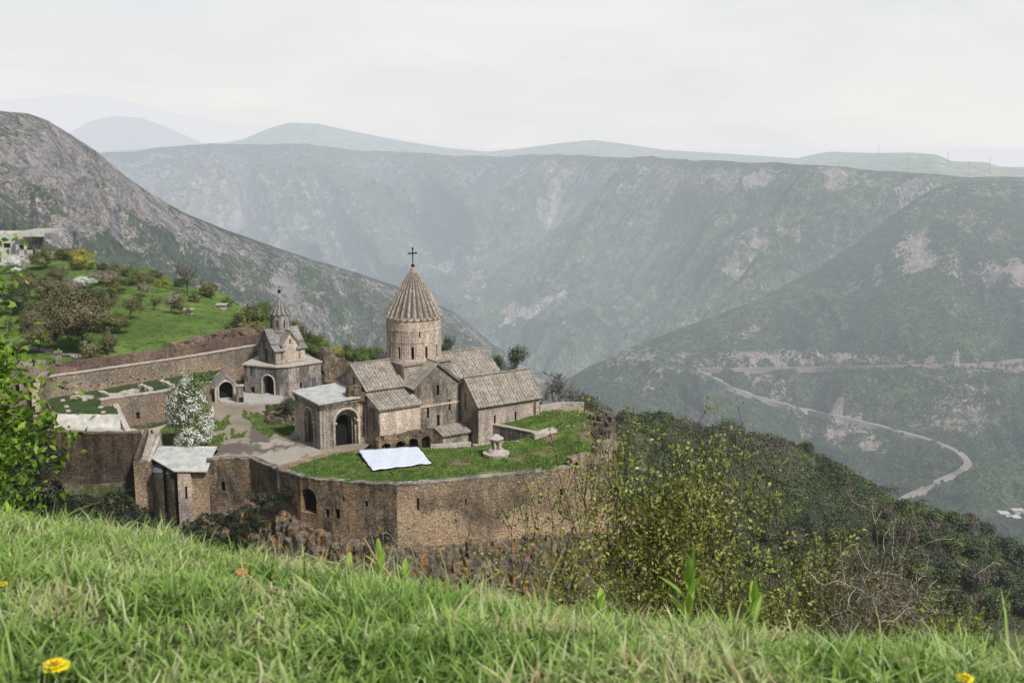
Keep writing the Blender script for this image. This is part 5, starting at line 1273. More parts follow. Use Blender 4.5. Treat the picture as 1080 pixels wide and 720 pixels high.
# (px, py of base, height px, width px, kind, bush?, where)
MEADOW = [
 (45,284,24,22,'olive',1,'right in front of the white terrace house'), (86,285,22,25,'yellow',1,'on the skyline right of the terrace house'), (71,275,13,22,'olive',1,'between terrace house and the yellow bush'),
 (107,286,9,13,'dark',1,'just right of the bright yellow bush'), (124,291,13,20,'brown',1,'on the skyline above the pale blossom bushes'), (138,292,12,14,'green',1,'squeezed beside a brown one on the skyline'),
 (160,298,13,24,'brown',1,'midway along the meadow skyline'), (171,303,9,13,'yellow',1,'small and low on the meadow skyline'), (223,313,15,19,'olive',1,'right of the tall leafless tree'),
 (147,313,18,17,'pink',0,'alone in the middle of the meadow'), (179,331,24,23,'pink',0,'centre of the small row in the green meadow'), (162,327,17,14,'olive',0,'left end of the small row in the green meadow'), (191,332,21,18,'olive',0,'right end of the small row in the green meadow'),
 (116,335,30,27,'brown',0,'left of a pair on the green slope'), (136,336,26,25,'brown',0,'right of a pair on the green slope'), (100,326,22,30,'dark',1,'behind the pair of brown trees'), (124,308,16,24,'olive',1,'behind the pair, higher up the slope'),
 (86,304,13,20,'white',1,'in the thicket below the yellow bush'), (20,288,19,24,'white',1,'below the terrace house'), (47,316,26,36,'brown',1,'upper left of the thicket'), (72,312,20,26,'pink',1,'top of the thicket'), (62,296,14,24,'brown',1,'highest of the thicket'),
 (30,302,18,30,'brown',1,'below the white blossom bush'), (150,300,12,26,'olive',1,'low one left of a pink budding tree on the slope'), (110,300,15,30,'pink',1,'wide pale one above the pair of brown trees'), (70,332,30,34,'brown',1,'in the upper heart of the thicket'), (120,352,22,26,'olive',1,'at the right edge of the thicket'), (190,302,9,16,'dark',1,'tiny dark one left of the leafless skyline tree'), (205,318,10,14,'olive',1,'small one below the leafless skyline tree'), (240,322,9,12,'green',1,'small one on the right meadow slope'),
 (22,330,30,36,'dark',1,'behind the near leafy tree'), (50,348,36,40,'brown',1,'in the middle of the thicket'), (86,374,66,58,'brown',1,'largest, at the meadow path'), (70,352,40,40,'olive',1,'behind the largest brown thicket bush'), (113,374,26,22,'brown',1,'at the foot of the largest bush'),
 (40,372,40,46,'brown',1,'beside the near leafy tree above the tower'), (100,350,34,34,'olive',1,'upper right of the largest bush'),
 (263,362,38,40,'olive',1,'wide, behind the fortress wall left of the gate church'), (277,345,28,26,'green',1,'behind and above the wide olive bush'), (252,352,20,20,'green',1,'at the left of the wide olive bush'), (312,373,36,26,'olive',1,'right behind the gate church drum'), (326,368,20,22,'dark',1,'right of the gate church on the slope edge'),
 (335,378,26,24,'green',1,'on the bright grass right of the gate church'), (350,384,20,24,'yellow',1,'small one above the ruined wall'), (363,391,24,18,'olive',1,'at the top of the pale ruined wall'), (374,384,22,24,'green',1,'between ruined wall and the church drum'), (388,388,24,26,'green',1,'immediately left of the church drum'), (400,386,18,18,'dark',1,'tucked against the church drum'),
]
MT = empty
for i, (px, py, h, w, kind, bush, where) in enumerate(MEADOW):
    p = ghit(px, py); 
    if p.y > 420 or p.y < 150: p = at(px, py, 240 if px < 240 else 190)
    s = p.y / F / .98; p.z -= .25
    nm = 'meadow_bush' if bush else 'meadow_tree'; gtxt = 'bushes on the meadow above the monastery' if bush else 'small trees on the green meadow'
    plant(nm, p, h * s * 1.08, w * s * 1.12, kind, f"{COLN[kind]} {'bush' if bush else 'tree'} {where}", 'bush' if bush else 'tree', gtxt, v=i % 3, bush=bool(bush), rz=i * 1.3)
for i, (px, py, h, w, where, Yf) in enumerate([(198, 311, 34, 30, 'standing alone on the meadow skyline', None), (590, 437, 46, 40, 'tallest of those behind the lawn terrace', 166), (572, 437, 32, 26, 'nearest to the chapel behind the terrace', 164), (606, 438, 32, 30, 'right of the tallest behind the terrace', 168), (623, 441, 24, 26, 'rightmost behind the lawn terrace', 172)]):
    p = ghit(px, py) if Yf is None else at(px, py, Yf)
    s = p.y / F; p.z -= .3
    plant('bare_tree', p, h * s * 1.1, w * s * 1.1, 'brown', f'leafless grey brown tree {where}', 'tree', 'leafless trees', v=i % 3, bare=True, rz=i * 2.1)
for (px, py, Y, h, w, kind, lb, bush) in [(533, 412, 176, 50, 42, 'dark', 'dense dark olive tree rising behind the right roofs of the big church', 0), (471, 396, 185, 44, 20, 'dark', 'slim dark tree just right of the church drum', 0),
        (567, 441, 162, 16, 22, 'green', 'green bush at the far end of the chapel wall', 1), (612, 440, 163, 16, 30, 'brown', 'brown bush beside the leafless trees', 1), (598, 440, 161, 12, 24, 'dark', 'low dark bush under the tallest leafless tree', 1),
        (52, 449, 146.2, 22, 20, 'green', 'round green bush on the bastion beside the tower', 1), (303, 436, 158, 20, 22, 'dark', 'dark green bush on the rubble bank beside the porch', 1), (289, 437, 161, 10, 12, 'green', 'small green shrub at the left of the rubble bank', 1)]:
    p = at(px, py, Y); s = Y / F; plant('bush' if bush else 'tree', p - Z3 * .2, h * s, w * s * 1.1, kind, lb, 'bush' if bush else 'tree', None, v=bush, bush=bool(bush), rz=px)
# little conifer
p = atz(161, 468, 1.2); o = empty('young_conifer', p, 'tiny dark conifer beside the stair on the plaza lawn', 'conifer')
C_2 = np.array([(p.x + (1 - f) * .38 * math.cos(f * 60), p.y + (1 - f) * .38 * math.sin(f * 60), p.z + .15 + f * 1.7) for f in np.linspace(0, 1, 60)])
link('crown', leaves('crown', C_2, .1, 4, 8, .05), LEAF['dark'], o); MB().cyl(p.x, p.y, p.z - .1, p.z + 1.6, .05, .02, 6).build('trunk', M['bark'], o)
# white blossom tree
bp = atz(203, 473, 1.2); bt = empty('blossom_tree', bp, 'tall white blossoming tree standing on the plaza lawn', 'tree')
rng = random.Random(77); br, tips = skeleton(rng, 10.6, 3.1, 1, 4, up=.9, trunk=.25, base_r=.22, spread=.7)
br = [([p + bp for p in pts], rd) for pts, rd in br]; link('trunk', wood_mesh('trunk', br, .02), M['bark'], bt)
def lobes(c, n, seed):
    r = np.random.default_rng(seed); out = []
    for (x, z, rx, rz_, w) in c:
        q = r.normal(size=(int(n * w), 3)); q /= np.linalg.norm(q, axis=1, keepdims=True); q *= r.uniform(.45, 1., (len(q), 1)) ** .6
        out.append(np.stack([bp.x + x + q[:, 0] * rx, bp.y + q[:, 1] * rx * .9, bp.z + z + q[:, 2] * rz_], 1))
    return np.concatenate(out)
LB = [(1.4, 8.9, 1.6, 1.6, 1.), (.2, 8.2, 1.6, 1.6, 1), (-1.6, 6.6, 1.7, 1.9, 1.1), (.9, 5.9, 1.7, 1.8, 1), (-2.2, 4.6, 1.2, 1.8, .8), (-.5, 3.3, 1.8, 1.9, 1.1), (1.5, 2.6, 1.5, 1.9, 1), (-.3, 1.2, 2., 1.1, .9), (2.1, 4.3, 1., 1.4, .5)]
G_ = lobes(LB, 150, 3); G_ = G_[vnoise(G_[:, 0] * .6, G_[:, 2] * .6, 3) > -.22]
link('crown', leaves('crown', G_, .12, 5, 9, .24, soft=True), LEAF['green'], bt)
B_ = lobes(LB[1:], 95, 9); B_ = B_[vnoise(B_[:, 0] * .5 + 4, B_[:, 2] * .5, 8) > -.12]
link('blossom', leaves('blossom', B_, .12, 6, 26, .22, soft=True), LEAF['white'], bt)
# undergrowth under the walls (uncountable)
U = []; us = []
def addU(px0, px1, py0, py1, n, r0, r1, Y=None, seed=0):
    rq = random.Random(seed)
    for _ in range(n):
        px, py = rq.uniform(px0, px1), rq.uniform(py0, py1); p = hit(BG, px, py) if Y is None else at(px, py, Y + rq.uniform(-1, 1))
        if p is None or p.y < 95: continue
        U.append(p[:]); us.append(rq.uniform(r0, r1))
addU(-10, 150, 522, 600, 260, .8, 1.6, seed=1); addU(0, 60, 470, 530, 60, 1., 2., Y=139, seed=2); addU(40, 146, 524, 560, 130, .5, 1.1, Y=140.5, seed=6)
for (x0, x1, y0, y1, n, Y) in ((262, 302, 520, 534, 34, 131.5), (208, 248, 545, 570, 40, 132.5), (236, 286, 535, 560, 36, 130.5), (190, 212, 552, 575, 16, 134), (148, 176, 548, 570, 20, 136), (392, 412, 560, 575, 6, 124.6), (300, 312, 512, 524, 6, 132)):
    addU(x0, x1, y0, y1, n, .45, .95, Y, n)
M['under'] = m_leaf('undergrowth_leaves', [(.012, .018, .008), (.03, .04, .016), (.08, .085, .035)], True, .4, trans=False)
tag(link('undergrowth', clumps('undergrowth', np.array(U), np.array(us), 150, M['under'], .85, 9, .12), M['under']), 'dark ivy and scrub growing at the foot of the walls', 'undergrowth', kind='stuff')
# wood on the near spur: uncountable scrub + the trees one can tell apart
U = []; us = []; rq = random.Random(31)
while len(U) < 13000:
    px, py = rq.uniform(555, 1150), rq.uniform(425, 665); h = hit(BG, px, py)
    if h is None or h.y < 140 or h.y > 420 or (h.y < 165 and h.x < 16): continue
    if vnoise(np.array(h.x * .06), np.array(h.y * .06), 3) < -.22 and rq.random() < .8: continue
    U.append((h.x, h.y, h.z)); us.append(min(2.3, .5 + rq.expovariate(1 / .5)) * (1 + max(0, (py - 540)) / 400))
U = np.array(U); us = np.array(us)
nz_ = fbm(U[:, 0] * .04, U[:, 1] * .04, 3, 55) + RNG.normal(size=len(U)) * .22
for nm, mk, k in (('spur_scrub', 'wood', nz_ < .02), ('spur_scrub', 'woodlight', (nz_ >= .02) & (nz_ < .38)), ('spur_scrub', 'woodbrown', nz_ >= .38)):
    lab = {'wood': 'dark green scrub covering the near wooded spur', 'woodlight': 'fresh green bushes scattered over the near wooded spur', 'woodbrown': 'greyish brown budding thickets on the near wooded spur'}[mk]
    tag(link(nm, clumps(nm, U[k], us[k], 60, LEAF[mk], .9, 17, absleaf=.2), LEAF[mk]), lab, 'scrub', kind='stuff')
rq = random.Random(47); U2 = []; u2 = []
while len(U2) < 520:
    h = hit(BG, rq.uniform(600, 1150), rq.uniform(430, 640))
    if h is None or h.y < 170 or h.y > 420 or vnoise(np.array(h.x * .05 + 9), np.array(h.y * .05), 5) < rq.uniform(-.2, .25): continue
    U2.append((h.x, h.y, h.z + .8)); u2.append(rq.uniform(1.6, 3.3))
U2 = np.array(U2); u2 = np.array(u2)
for q_, mk, lab in ((0, 'woodlight', 'rounded fresh green thickets standing out of the scrub on the wooded spur'), (1, 'wood', 'larger dark green thickets standing out of the scrub on the wooded spur'), (2, 'woodbrown', 'larger brownish leafless thickets standing out of the scrub on the wooded spur')):
    k = np.arange(len(U2)) % 3 == q_
    tag(link('spur_thicket', clumps('spur_thicket', U2[k], u2[k], 330, LEAF[mk], 1.05, 19, absleaf=.19), LEAF[mk]), lab, 'thicket', kind='stuff')
def crown_proto(seed, n=520):
    r = np.random.default_rng(seed); K_ = 16; c = r.normal(size=(K_, 3)); c /= np.linalg.norm(c, axis=1, keepdims=True); c *= r.uniform(.3, .62, (K_, 1)); c[:, 2] = np.abs(c[:, 2]) * .9
    P = []
    for q in c:
        d = r.normal(size=(n // K_ * 3, 3)); d /= np.linalg.norm(d, axis=1, keepdims=True); P.append(q + d * r.uniform(.24, .36) * r.uniform(.85, 1.05, (len(d), 1)))
    P = np.concatenate(P) * .5; P[:, 2] = P[:, 2] * 1.05 + .45
    me = leaves('crown', P, .026, seed, 1, .004, aspect=.8, soft=True); return me
CPR = [crown_proto(200 + i, 700) for i in range(4)]
tb = MB(); tb.tube([(0, 0, -.15), (.01, 0, .3), (0, .02, .6)], [.035, .028, .015], 6); TRK = tb.mesh('trunk', fix=False)
rq = random.Random(12); WOODT = []
rows = [(1075, 556, 22), (1050, 553, 24), (1040, 562, 22), (1020, 556, 26), (1004, 552, 24), (985, 548, 22), (968, 541, 22), (952, 540, 26), (935, 545, 20), (1062, 580, 26), (1030, 582, 26), (1006, 578, 28), (980, 572, 28), (955, 566, 26), (930, 566, 24), (905, 566, 26), (880, 570, 28), (852, 560, 26), (832, 572, 30), (808, 568, 26), (790, 590, 30), (818, 600, 30), (848, 596, 28), (875, 605, 32), (905, 600, 28), (938, 598, 30), (965, 606, 32), (998, 608, 30), (1030, 614, 34), (1062, 612, 30), (1080, 640, 34), (1050, 645, 34), (1010, 640, 30), (775, 565, 24), (760, 590, 26), (1078, 590, 26), (860, 630, 34), (900, 640, 34), (945, 640, 34), (980, 645, 34)]
for i, (px, py, w) in enumerate(rows):
    p = hit(BG, px, py + w * .42)
    if p is None: continue
    s = p.y / F; k = ['wood', 'woodlight', 'wood', 'woodbrown', 'wood'][i % 5] if i not in (4, 5, 6, 7) else 'woodlight'
    nm = {'wood': 'dark green', 'woodlight': 'fresh green', 'woodbrown': 'brownish budding'}[k]
    o = empty('ravine_tree', p, f'rounded {nm} tree in the wood filling the ravine on the right', 'tree', 'trees in the ravine wood', rq.random() * 6)
    o.scale = (w * s * 1.5, w * s * 1.5, w * s * 1.3)
    for nm2, me_, mt_ in (('crown', CPR[i % 4], LEAF[k]), ('trunk', TRK, M['bark'])):
        me2 = me_
        if nm2 == 'crown':
            key = ('c', i % 4, k)
            if key not in PROTO: PROTO[key] = me_.copy(); PROTO[key].materials.clear(); PROTO[key].materials.append(mt_)
            me2 = PROTO[key]
        elif not TRK.materials: TRK.materials.append(mt_)
        link_shared(nm2, me2, mt_, o)

# ================================================================== NEAR SHRUBS
NEARLEAF = m_leaf('near_shrub_leaves', [(.13, .15, .025), (.34, .37, .075), (.58, .58, .19)], False, 1.5)
def near_shrub(name, base, H, W, stems, seed, label, leafmat, leafsize, per, spread, woodmat, depth=4, sel=1, minr=.004, up=.5, kink=.2, base_r=.05, nb=(2, 4), lean=.15):
    rng = random.Random(seed); br, tips = skeleton(rng, H, W / 2, stems, depth, up=up, kink=kink, base_r=base_r, nb=nb, lean=lean)
    if seed == 5:                  # even out the few stems that shoot far above the crown
        k_ = H / np.percentile(tips[:, 2], 98.5); tips = tips * np.array([1, 1, k_]); tips = tips[tips[:, 2] < H * 1.06]
        br = [([Vector((p.x, p.y, p.z * k_)) for p in pts], rd) for pts, rd in br]; br = [b for b in br if max(p.z for p in b[0]) < H * 1.08]
    o = empty(name, base, label, 'shrub' if 'tree' not in name else 'tree')
    w = wood_mesh('branches', br, minr); link('branches', w, woodmat, o, False)
    if per: link('leaves', leaves('leaves', tips[::sel], leafsize, seed, per, spread, fold=.25), leafmat, o, False)
    return o
def drop(p, extra=.1): p = Vector(p); p.z = gz(p.x, p.y) - extra; return p
b0 = at(676, 640, 13.5); g0_ = drop(b0, .3); topz = at(690, 462, 13.5).z
near_shrub('leafy_shrub', g0_, (topz - g0_.z) * 1.0, 3.4, 8, 5, 'large open shrub with small yellow green leaves in front of the rampart corner', NEARLEAF, .032, 8, .06, M['bark_near'], 5, 3, .004, .7, .16, .035, (2, 3))
b0 = at(790, 690, 11.5); g1_ = drop(b0, .3); near_shrub('leafy_shrub', g1_, at(790, 540, 11.5).z - g1_.z, 2.3, 5, 9, 'lower yellow green shrub spilling to the right of the largest shrub', NEARLEAF, .028, 8, .05, M['bark_near'], 4, 3, .003, .5, .2, .025, (3, 4))
b0 = at(600, 680, 12.5); g2_ = drop(b0, .3); near_shrub('leafy_shrub', g2_, at(600, 525, 12.5).z - g2_.z, 1.7, 4, 13, 'thin shrub at the left edge of the largest shrub before the wall foot', NEARLEAF, .028, 7, .05, M['bark_pale'], 4, 3, .003, .6, .2, .025, (3, 3))
b0 = at(960, 690, 10); g3_ = drop(b0, .3); near_shrub('bare_shrub', g3_, at(960, 530, 10).z - g3_.z, 2.9, 7, 21, 'pale leafless thorny shrub with tangled curved twigs and brown buds', m_leaf('brown_bud', [(.08, .055, .022), (.15, .12, .045), (.25, .23, .08)], False, 3), .015, 5, .06, M['bark_pale'], 4, 1, .003, .3, .34, .02, (3, 4), .6)
b0 = at(1010, 700, 6.5); g4_ = drop(b0, .1); near_shrub('low_shrub', g4_, at(1000, 618, 6.5).z - g4_.z, 1.0, 6, 27, 'small low shrub with bright green leaf tufts at the right grass edge', m_leaf('bright_tufts', [(.14, .18, .03), (.28, .34, .05), (.44, .50, .11)], False, 3), .014, 9, .025, M['bark_near'], 3, 2, .002, .5, .25, .01, (3, 4))
b0 = at(815, 720, 7.5); g5_ = drop(b0, .1); near_shrub('low_shrub', g5_, at(815, 618, 7.5).z - g5_.z, 1.3, 5, 33, 'low bush with tiny yellowish leaves behind the tall broad leaved weeds', NEARLEAF, .014, 6, .03, M['bark_near'], 4, 3, .002, .4, .25, .012, (3, 4))
b0 = at(405, 640, 12); g6_ = drop(b0, .3); near_shrub('sparse_shrub', g6_, at(405, 512, 12).z - g6_.z, 1.2, 5, 41, 'sparse thin stems with a few yellow leaves before the rampart angle', m_leaf('sparse_yellow', [(.14, .15, .02), (.24, .25, .04), (.32, .32, .06)], False, 3), .02, 3, .05, M['bark_pale'], 3, 4, .0025, .8, .16, .01, (2, 3))
# leafy tree at the left edge
lt = (-6.0, 9.2); lz = gz(*lt) - .2
near_shrub('leafy_tree', (lt[0], lt[1], lz), 41.6 - lz, 3.2, 5, 51, 'bright green leafy young tree at the left edge of the picture', m_leaf('bright_leaves', [(.07, .15, .015), (.19, .33, .03), (.38, .52, .08)], False, 1.2), .043, 20, .15, M['bark_near'], 4, 1, .005, .5, .2, .06, (3, 4))

LTREE = [o for o in D.objects if o.name == 'leafy_tree'][0]
rl = np.random.default_rng(61); LC = []
for cx_, cz_, rr_ in ((-5.5, 40.9, .75), (-4.75, 40.65, .6), (-5.2, 40.2, .75), (-4.5, 39.95, .55), (-5.3, 39.4, .8), (-4.55, 39.3, .55), (-5.0, 38.7, .75), (-4.45, 38.6, .45), (-5.7, 38.6, .7)):
    q = rl.normal(size=(34, 3)); q /= np.linalg.norm(q, axis=1, keepdims=True); LC.append(np.array([cx_, 9.2, cz_]) + q * rr_ * rl.uniform(.5, 1, (34, 1)))
LC = np.concatenate(LC); link('leaves', leaves('leaves', LC, .036, 62, 17, .13, fold=.25), D.materials['bright_leaves'], LTREE)
# ================================================================== FOREGROUND GRASS
def wedge(n, y0, y1, m=.15, seed=1):
    r = np.random.default_rng(seed); y = np.sqrt(r.uniform(y0 ** 2, y1 ** 2, n)); x = (r.uniform(-1, 1, n)) * (y * .50 + m); return x, y
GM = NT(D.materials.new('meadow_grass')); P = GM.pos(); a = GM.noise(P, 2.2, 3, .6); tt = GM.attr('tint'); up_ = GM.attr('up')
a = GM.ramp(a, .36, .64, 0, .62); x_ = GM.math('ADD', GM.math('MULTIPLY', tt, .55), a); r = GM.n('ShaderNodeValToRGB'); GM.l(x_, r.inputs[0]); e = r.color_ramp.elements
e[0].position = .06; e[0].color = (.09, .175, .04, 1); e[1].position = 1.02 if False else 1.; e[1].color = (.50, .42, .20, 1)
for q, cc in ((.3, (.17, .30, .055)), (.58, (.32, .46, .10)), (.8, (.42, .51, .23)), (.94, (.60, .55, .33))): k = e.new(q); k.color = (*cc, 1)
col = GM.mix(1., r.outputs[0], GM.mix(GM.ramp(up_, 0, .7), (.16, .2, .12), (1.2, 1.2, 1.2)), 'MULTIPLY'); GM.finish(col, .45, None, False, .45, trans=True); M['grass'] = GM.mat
def grass(name, n, y0, y1, h0, h1, w0, w1, seed, lean=1.):
    x, y = wedge(n, y0, y1, .3, seed); den = fbm(x * 2.2, y * 2.2, 2, seed); k = den > -.75; x, y, den = x[k], y[k], den[k]
    r = np.random.default_rng(seed + 5); hh = r.uniform(h0, h1, len(x)) * (1 + .35 * den) * np.clip(.95 + .75 * fbm(x * 5.5, y * 5.5, 2, 7), .45, 1.7) * np.where(r.random(len(x)) < .06, 1.5, 1)
    return np.stack([x, y, ground(x, y) - .012], 1), hh, r.uniform(w0, w1, len(x))
PA = [grass('a', 62000, .95, 4.6, .035, .09, .005, .0115, 101), grass('b', 26000, 4.6, 9.5, .05, .12, .006, .011, 102), grass('c', 3000, 1.6, 4.8, .08, .14, .004, .008, 103), grass('d', 12000, .95, 4.6, .02, .055, .012, .022, 104)]
Pn = np.concatenate([p[0] for p in PA]); Hn = np.concatenate([p[1] for p in PA]); Wn = np.concatenate([p[2] for p in PA])
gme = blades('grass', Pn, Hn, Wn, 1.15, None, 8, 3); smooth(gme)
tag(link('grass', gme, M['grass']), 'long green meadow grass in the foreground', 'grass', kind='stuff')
# broad leaved weeds
WM = m_leaf('weed_leaf', [(.28, .44, .06), (.42, .60, .10), (.55, .72, .18)], False, 20)
def weed(px, py, Y, hpx, nl, seed, label, wide=.17):
    rng = random.Random(seed); b_ = drop(at(px, py, Y), .01); s = Y / F; top = at(px, py - hpx, Y).z - b_.z; H = max(top * .8, .05)
    o = empty('broad_leaved_weed', b_, label, 'weed', 'broad leaved weeds at the grass edge')
    MB().tube([(0, 0, 0), (.006, 0, H * .5), (.012, .0, H * .9)], [.0045, .004, .0025], 6).build('stem', M['weedstem'], o).matrix_parent_inverse.identity()
    for k in range(nl):
        f = .25 + .75 * k / nl; a_ = k * 2.4 + rng.uniform(-.3, .3); tilt = rng.uniform(.4, .8) * (1.25 - f * .95); L = H * rng.uniform(.36, .5) * (1.1 if f > .5 else .9)
        d = Vector((math.cos(a_) * tilt, math.sin(a_) * tilt, 1.2 - tilt)).normalized(); sd = d.cross(Z3).normalized(); nn = sd.cross(d).normalized(); p0 = Vector((.01 * f, 0, H * .9 * f)); vs = []
        for j in range(7):
            g = j / 6; wv = L * wide * math.sin(math.pi * min(1, g * .93 + .07)) ** .8 * (1 - .35 * g); c = p0 + d * L * g - nn * (L * .14 * g * g) * (-1 if f > .8 else 1)
            vs += [c - sd * wv + nn * wv * .35, c, c + sd * wv + nn * wv * .35]
        fs = []
        for j in range(6): fs += [(j * 3, j * 3 + 1, j * 3 + 4, j * 3 + 3), (j * 3 + 1, j * 3 + 2, j * 3 + 5, j * 3 + 4)]
        me = MB().add(vs, fs).mesh('leaf', False); smooth(me); fattr(me, 'tint', [rng.random()] * len(vs)); link('leaf', me, WM, o, False)
M['weedstem'] = m_plain('weed_stem', (.22, .32, .07), .15, 40, .5, False)
weed(724, 655, 3.1, 78, 9, 1, 'tallest upright weed with lance shaped leaves in front of the shrubs')
weed(791, 668, 3.0, 58, 8, 2, 'second upright lance leaved weed right of the tallest one')
weed(398, 612, 3.6, 44, 8, 3, 'pale green pointed weed in front of the rocks below the wall')
weed(366, 608, 3.7, 26, 6, 4, 'small weed just left of the pale pointed one', .3)
weed(425, 612, 3.6, 24, 7, 8, 'spreading weed leaning right beside the pale pointed one', .24)
weed(630, 650, 3.3, 34, 7, 5, 'broad leaved clump left of the tallest weed', .3)
weed(622, 652, 3.2, 22, 6, 15, 'low broad leaves beside the small yellow dandelion', .36)
weed(8, 556, 4.4, 26, 10, 6, 'feathery green weed at the far left grass edge', .2)
weed(575, 640, 3.6, 18, 6, 7, 'small leaf clump left of the clump by the dandelion', .3)
M['petal'] = m_plain('dandelion_petal', (.88, .72, .02), .12, 60, .6, False); M['petal2'] = m_plain('dandelion_centre', (.80, .50, .02), .2, 80, .7, False)
def dandelion(px, py, wpx, seed, label, tiltx=0.):
    h = hit(BG, px, py + wpx * .9); 
    if h is None: return
    Yc = h.y; s = Yc / F; c = at(px, py, Yc); r = wpx * s / 2; base = drop(c, .01); rng = random.Random(seed)
    o = empty('dandelion', base, label, 'flower', 'dandelions in the grass'); T = c - base
    MB().tube([(0, 0, 0), T * .5 + Vector((.004, 0, 0)), T], [.0015] * 3, 6).build('stem', M['weedstem'], o).matrix_parent_inverse.identity()
    m = MB(); m2 = MB()
    for lay, (n, rr_, zz, w_) in enumerate(((26, 1., .0, .13), (22, .78, .22, .12), (16, .5, .34, .12), (9, .26, .42, .1))):
        for k in range(n):
            a_ = 2 * math.pi * k / n + lay * .3 + rng.uniform(-.08, .08); d = Vector((math.cos(a_), math.sin(a_), 0)); sd = Vector((-d.y, d.x, 0)) * r * w_; q = T + Z3 * r * zz * .5
            e_ = q + d * r * rr_ * rng.uniform(.88, 1.05) + Z3 * r * (.12 + zz * .5); md = q.lerp(e_, .55) + Z3 * r * .07
            (m if lay < 3 else m2).add([q - sd * .4, q + sd * .4, md + sd, e_ + sd * .6, e_ - sd * .6, md - sd], [(0, 1, 2, 5), (5, 2, 3, 4)])
    link('petals', m.mesh('petals', False), M['petal'], o, False); link('centre', m2.mesh('centre', False), M['petal2'], o, False)
    m3 = MB(); m3.cyl(T.x, T.y, T.z - r * .35, T.z + .001, r * .18, r * .3, 8); link('calyx', m3.mesh('calyx'), M['weedstem'], o, False)
for a_ in ((58, 704, 35, 1, 'largest yellow dandelion near the bottom left corner'), (17, 580, 13, 2, 'yellow dandelion high at the left side of the grass'), (3, 616, 11, 3, 'yellow dandelion cut by the left edge of the picture'),
          (620, 644, 13, 4, 'small pale yellow dandelion beside the broad leaf clump'), (750, 661, 11, 5, 'small yellow dandelion between the two tall weeds'), (1018, 716, 22, 6, 'orange yellow dandelion near the bottom right corner'), (102 + 484, 657, 7, 7, 'tiny dandelion left of the broad leaf clump')): dandelion(*a_)
M['dry'] = m_plain('dry_straw', (.46, .34, .19), .2, 60, .7, False); M['rust'] = m_plain('rusty_leaf', (.42, .19, .05), .25, 60, .7, False)
def dry_leaf(px, py, w, seed, label, mat='dry'):
    h = hit(BG, px, py); rng = random.Random(seed); s = h.y / F; L = w * s; p = h + Z3 * .035; vs = []
    for j in range(6):
        g = j / 5; wv = L * .28 * math.sin(math.pi * min(1, g * .9 + .08)); vs += [(L * (g - .5), -wv, .2 * wv), (L * (g - .5), 0, .12 * L * math.sin(g * 3) - .2 * wv), (L * (g - .5), wv, .3 * wv)]
    fs = []
    for j in range(5): fs += [(j * 3, j * 3 + 1, j * 3 + 4, j * 3 + 3), (j * 3 + 1, j * 3 + 2, j * 3 + 5, j * 3 + 4)]
    me = MB().add(vs, fs).mesh('dead_leaf', False); smooth(me); o = link('dead_leaf', me, M[mat]); o.location = p; o.rotation_euler = (rng.uniform(-.3, .6), rng.uniform(-.4, .4), rng.uniform(0, 3)); tag(o, label, 'leaf')
dry_leaf(950, 714, 26, 1, 'pale tan dead leaf lying near the bottom right corner'); dry_leaf(258, 616, 20, 2, 'rusty orange dead leaf beside the dry stalk', 'rust'); dry_leaf(292, 619, 16, 3, 'second rusty dead leaf right of the dry stalk', 'rust'); dry_leaf(175, 618, 9, 4, 'tiny orange dead leaf in the left grass', 'rust'); dry_leaf(65, 586, 14, 5, 'dull orange withered leaf near the left dandelion', 'rust')
def stalk(pts, r, label):
    m = MB().tube([at(px, py, Y) for px, py, Y in pts], [r, r * .9, r * .6][:len(pts)] if len(pts) <= 3 else [r] * len(pts), 5); o = m.build('dry_stalk', M['dry']); tag(o, label, 'stalk')
stalk([(281, 628, 2.75), (268, 612, 2.8), (255, 601, 2.85)], .0035, 'short dry stalk lying in the grass left of centre')
stalk([(415, 610, 3.6), (396, 588, 3.65), (384, 567, 3.7)], .003, 'thin pale stalk leaning left in front of the wall')
stalk([(1068, 685, 3.1), (1040, 690, 3.1), (1013, 684, 3.1)], .003, 'pale dry stem arching over the grass at the far right')
stalk([(372, 596, 3.7), (345, 592, 3.7), (320, 583, 3.75)], .003, 'bent dry blade before the rusty rocks')

# ================================================================== HOUSE, PYLONS, SHEDS
hs = empty('terrace_house', at(20, 276, 315), 'white flat roofed house with a roofed terrace and railing at the upper left', 'house')
def HP(px, py, Y=315): return at(px, py, Y)
def pbox(mb, x0, x1, y0, y1, Ya, Yb):
    a = HP(x0, y1, Ya); b_ = HP(x1, y0, Ya); mb.prism([(a.x, Ya), (b_.x, Ya), (b_.x, Yb), (a.x, Yb)], a.z, b_.z)
m = MB(); pbox(m, -30, 16, 246.5, 285, 315, 325); op = Openings(); q = HP(7.5, 261.5, 315); op.add('window', q, (1, 0, 0), (0, -1, 0), 2.0, 1.3, False, .4)
o = m.build('wall', M['white'], hs, cut=op.c); op.panes(o)
m = MB(); pbox(m, 14, 45, 269, 286, 312.5, 322); m.build('terrace_base', M['concrete'], hs)
m = MB(); pbox(m, 15.8, 46, 245.3, 247.0, 311.5, 326); m.build('roof', M['concrete'], hs)
m = MB(); pbox(m, 16.2, 46, 244.8, 249.5, 311, 311.5); m.build('fascia', M['white'], hs)
for x_ in (17.5, 26, 35, 44.5):
    m = MB(); pbox(m, x_, x_ + .8, 246, 270, 312.6, 312.9); m.build('post', M['white'] if x_ < 30 else M['steel'], hs)
m = MB(); pbox(m, 18, 44, 263.4, 263.9, 312.6, 312.7)
for k in range(26): pbox(m, 18 + k, 18.3 + k, 263.5, 269, 312.6, 312.7)
m.build('railing', M['white'], hs)
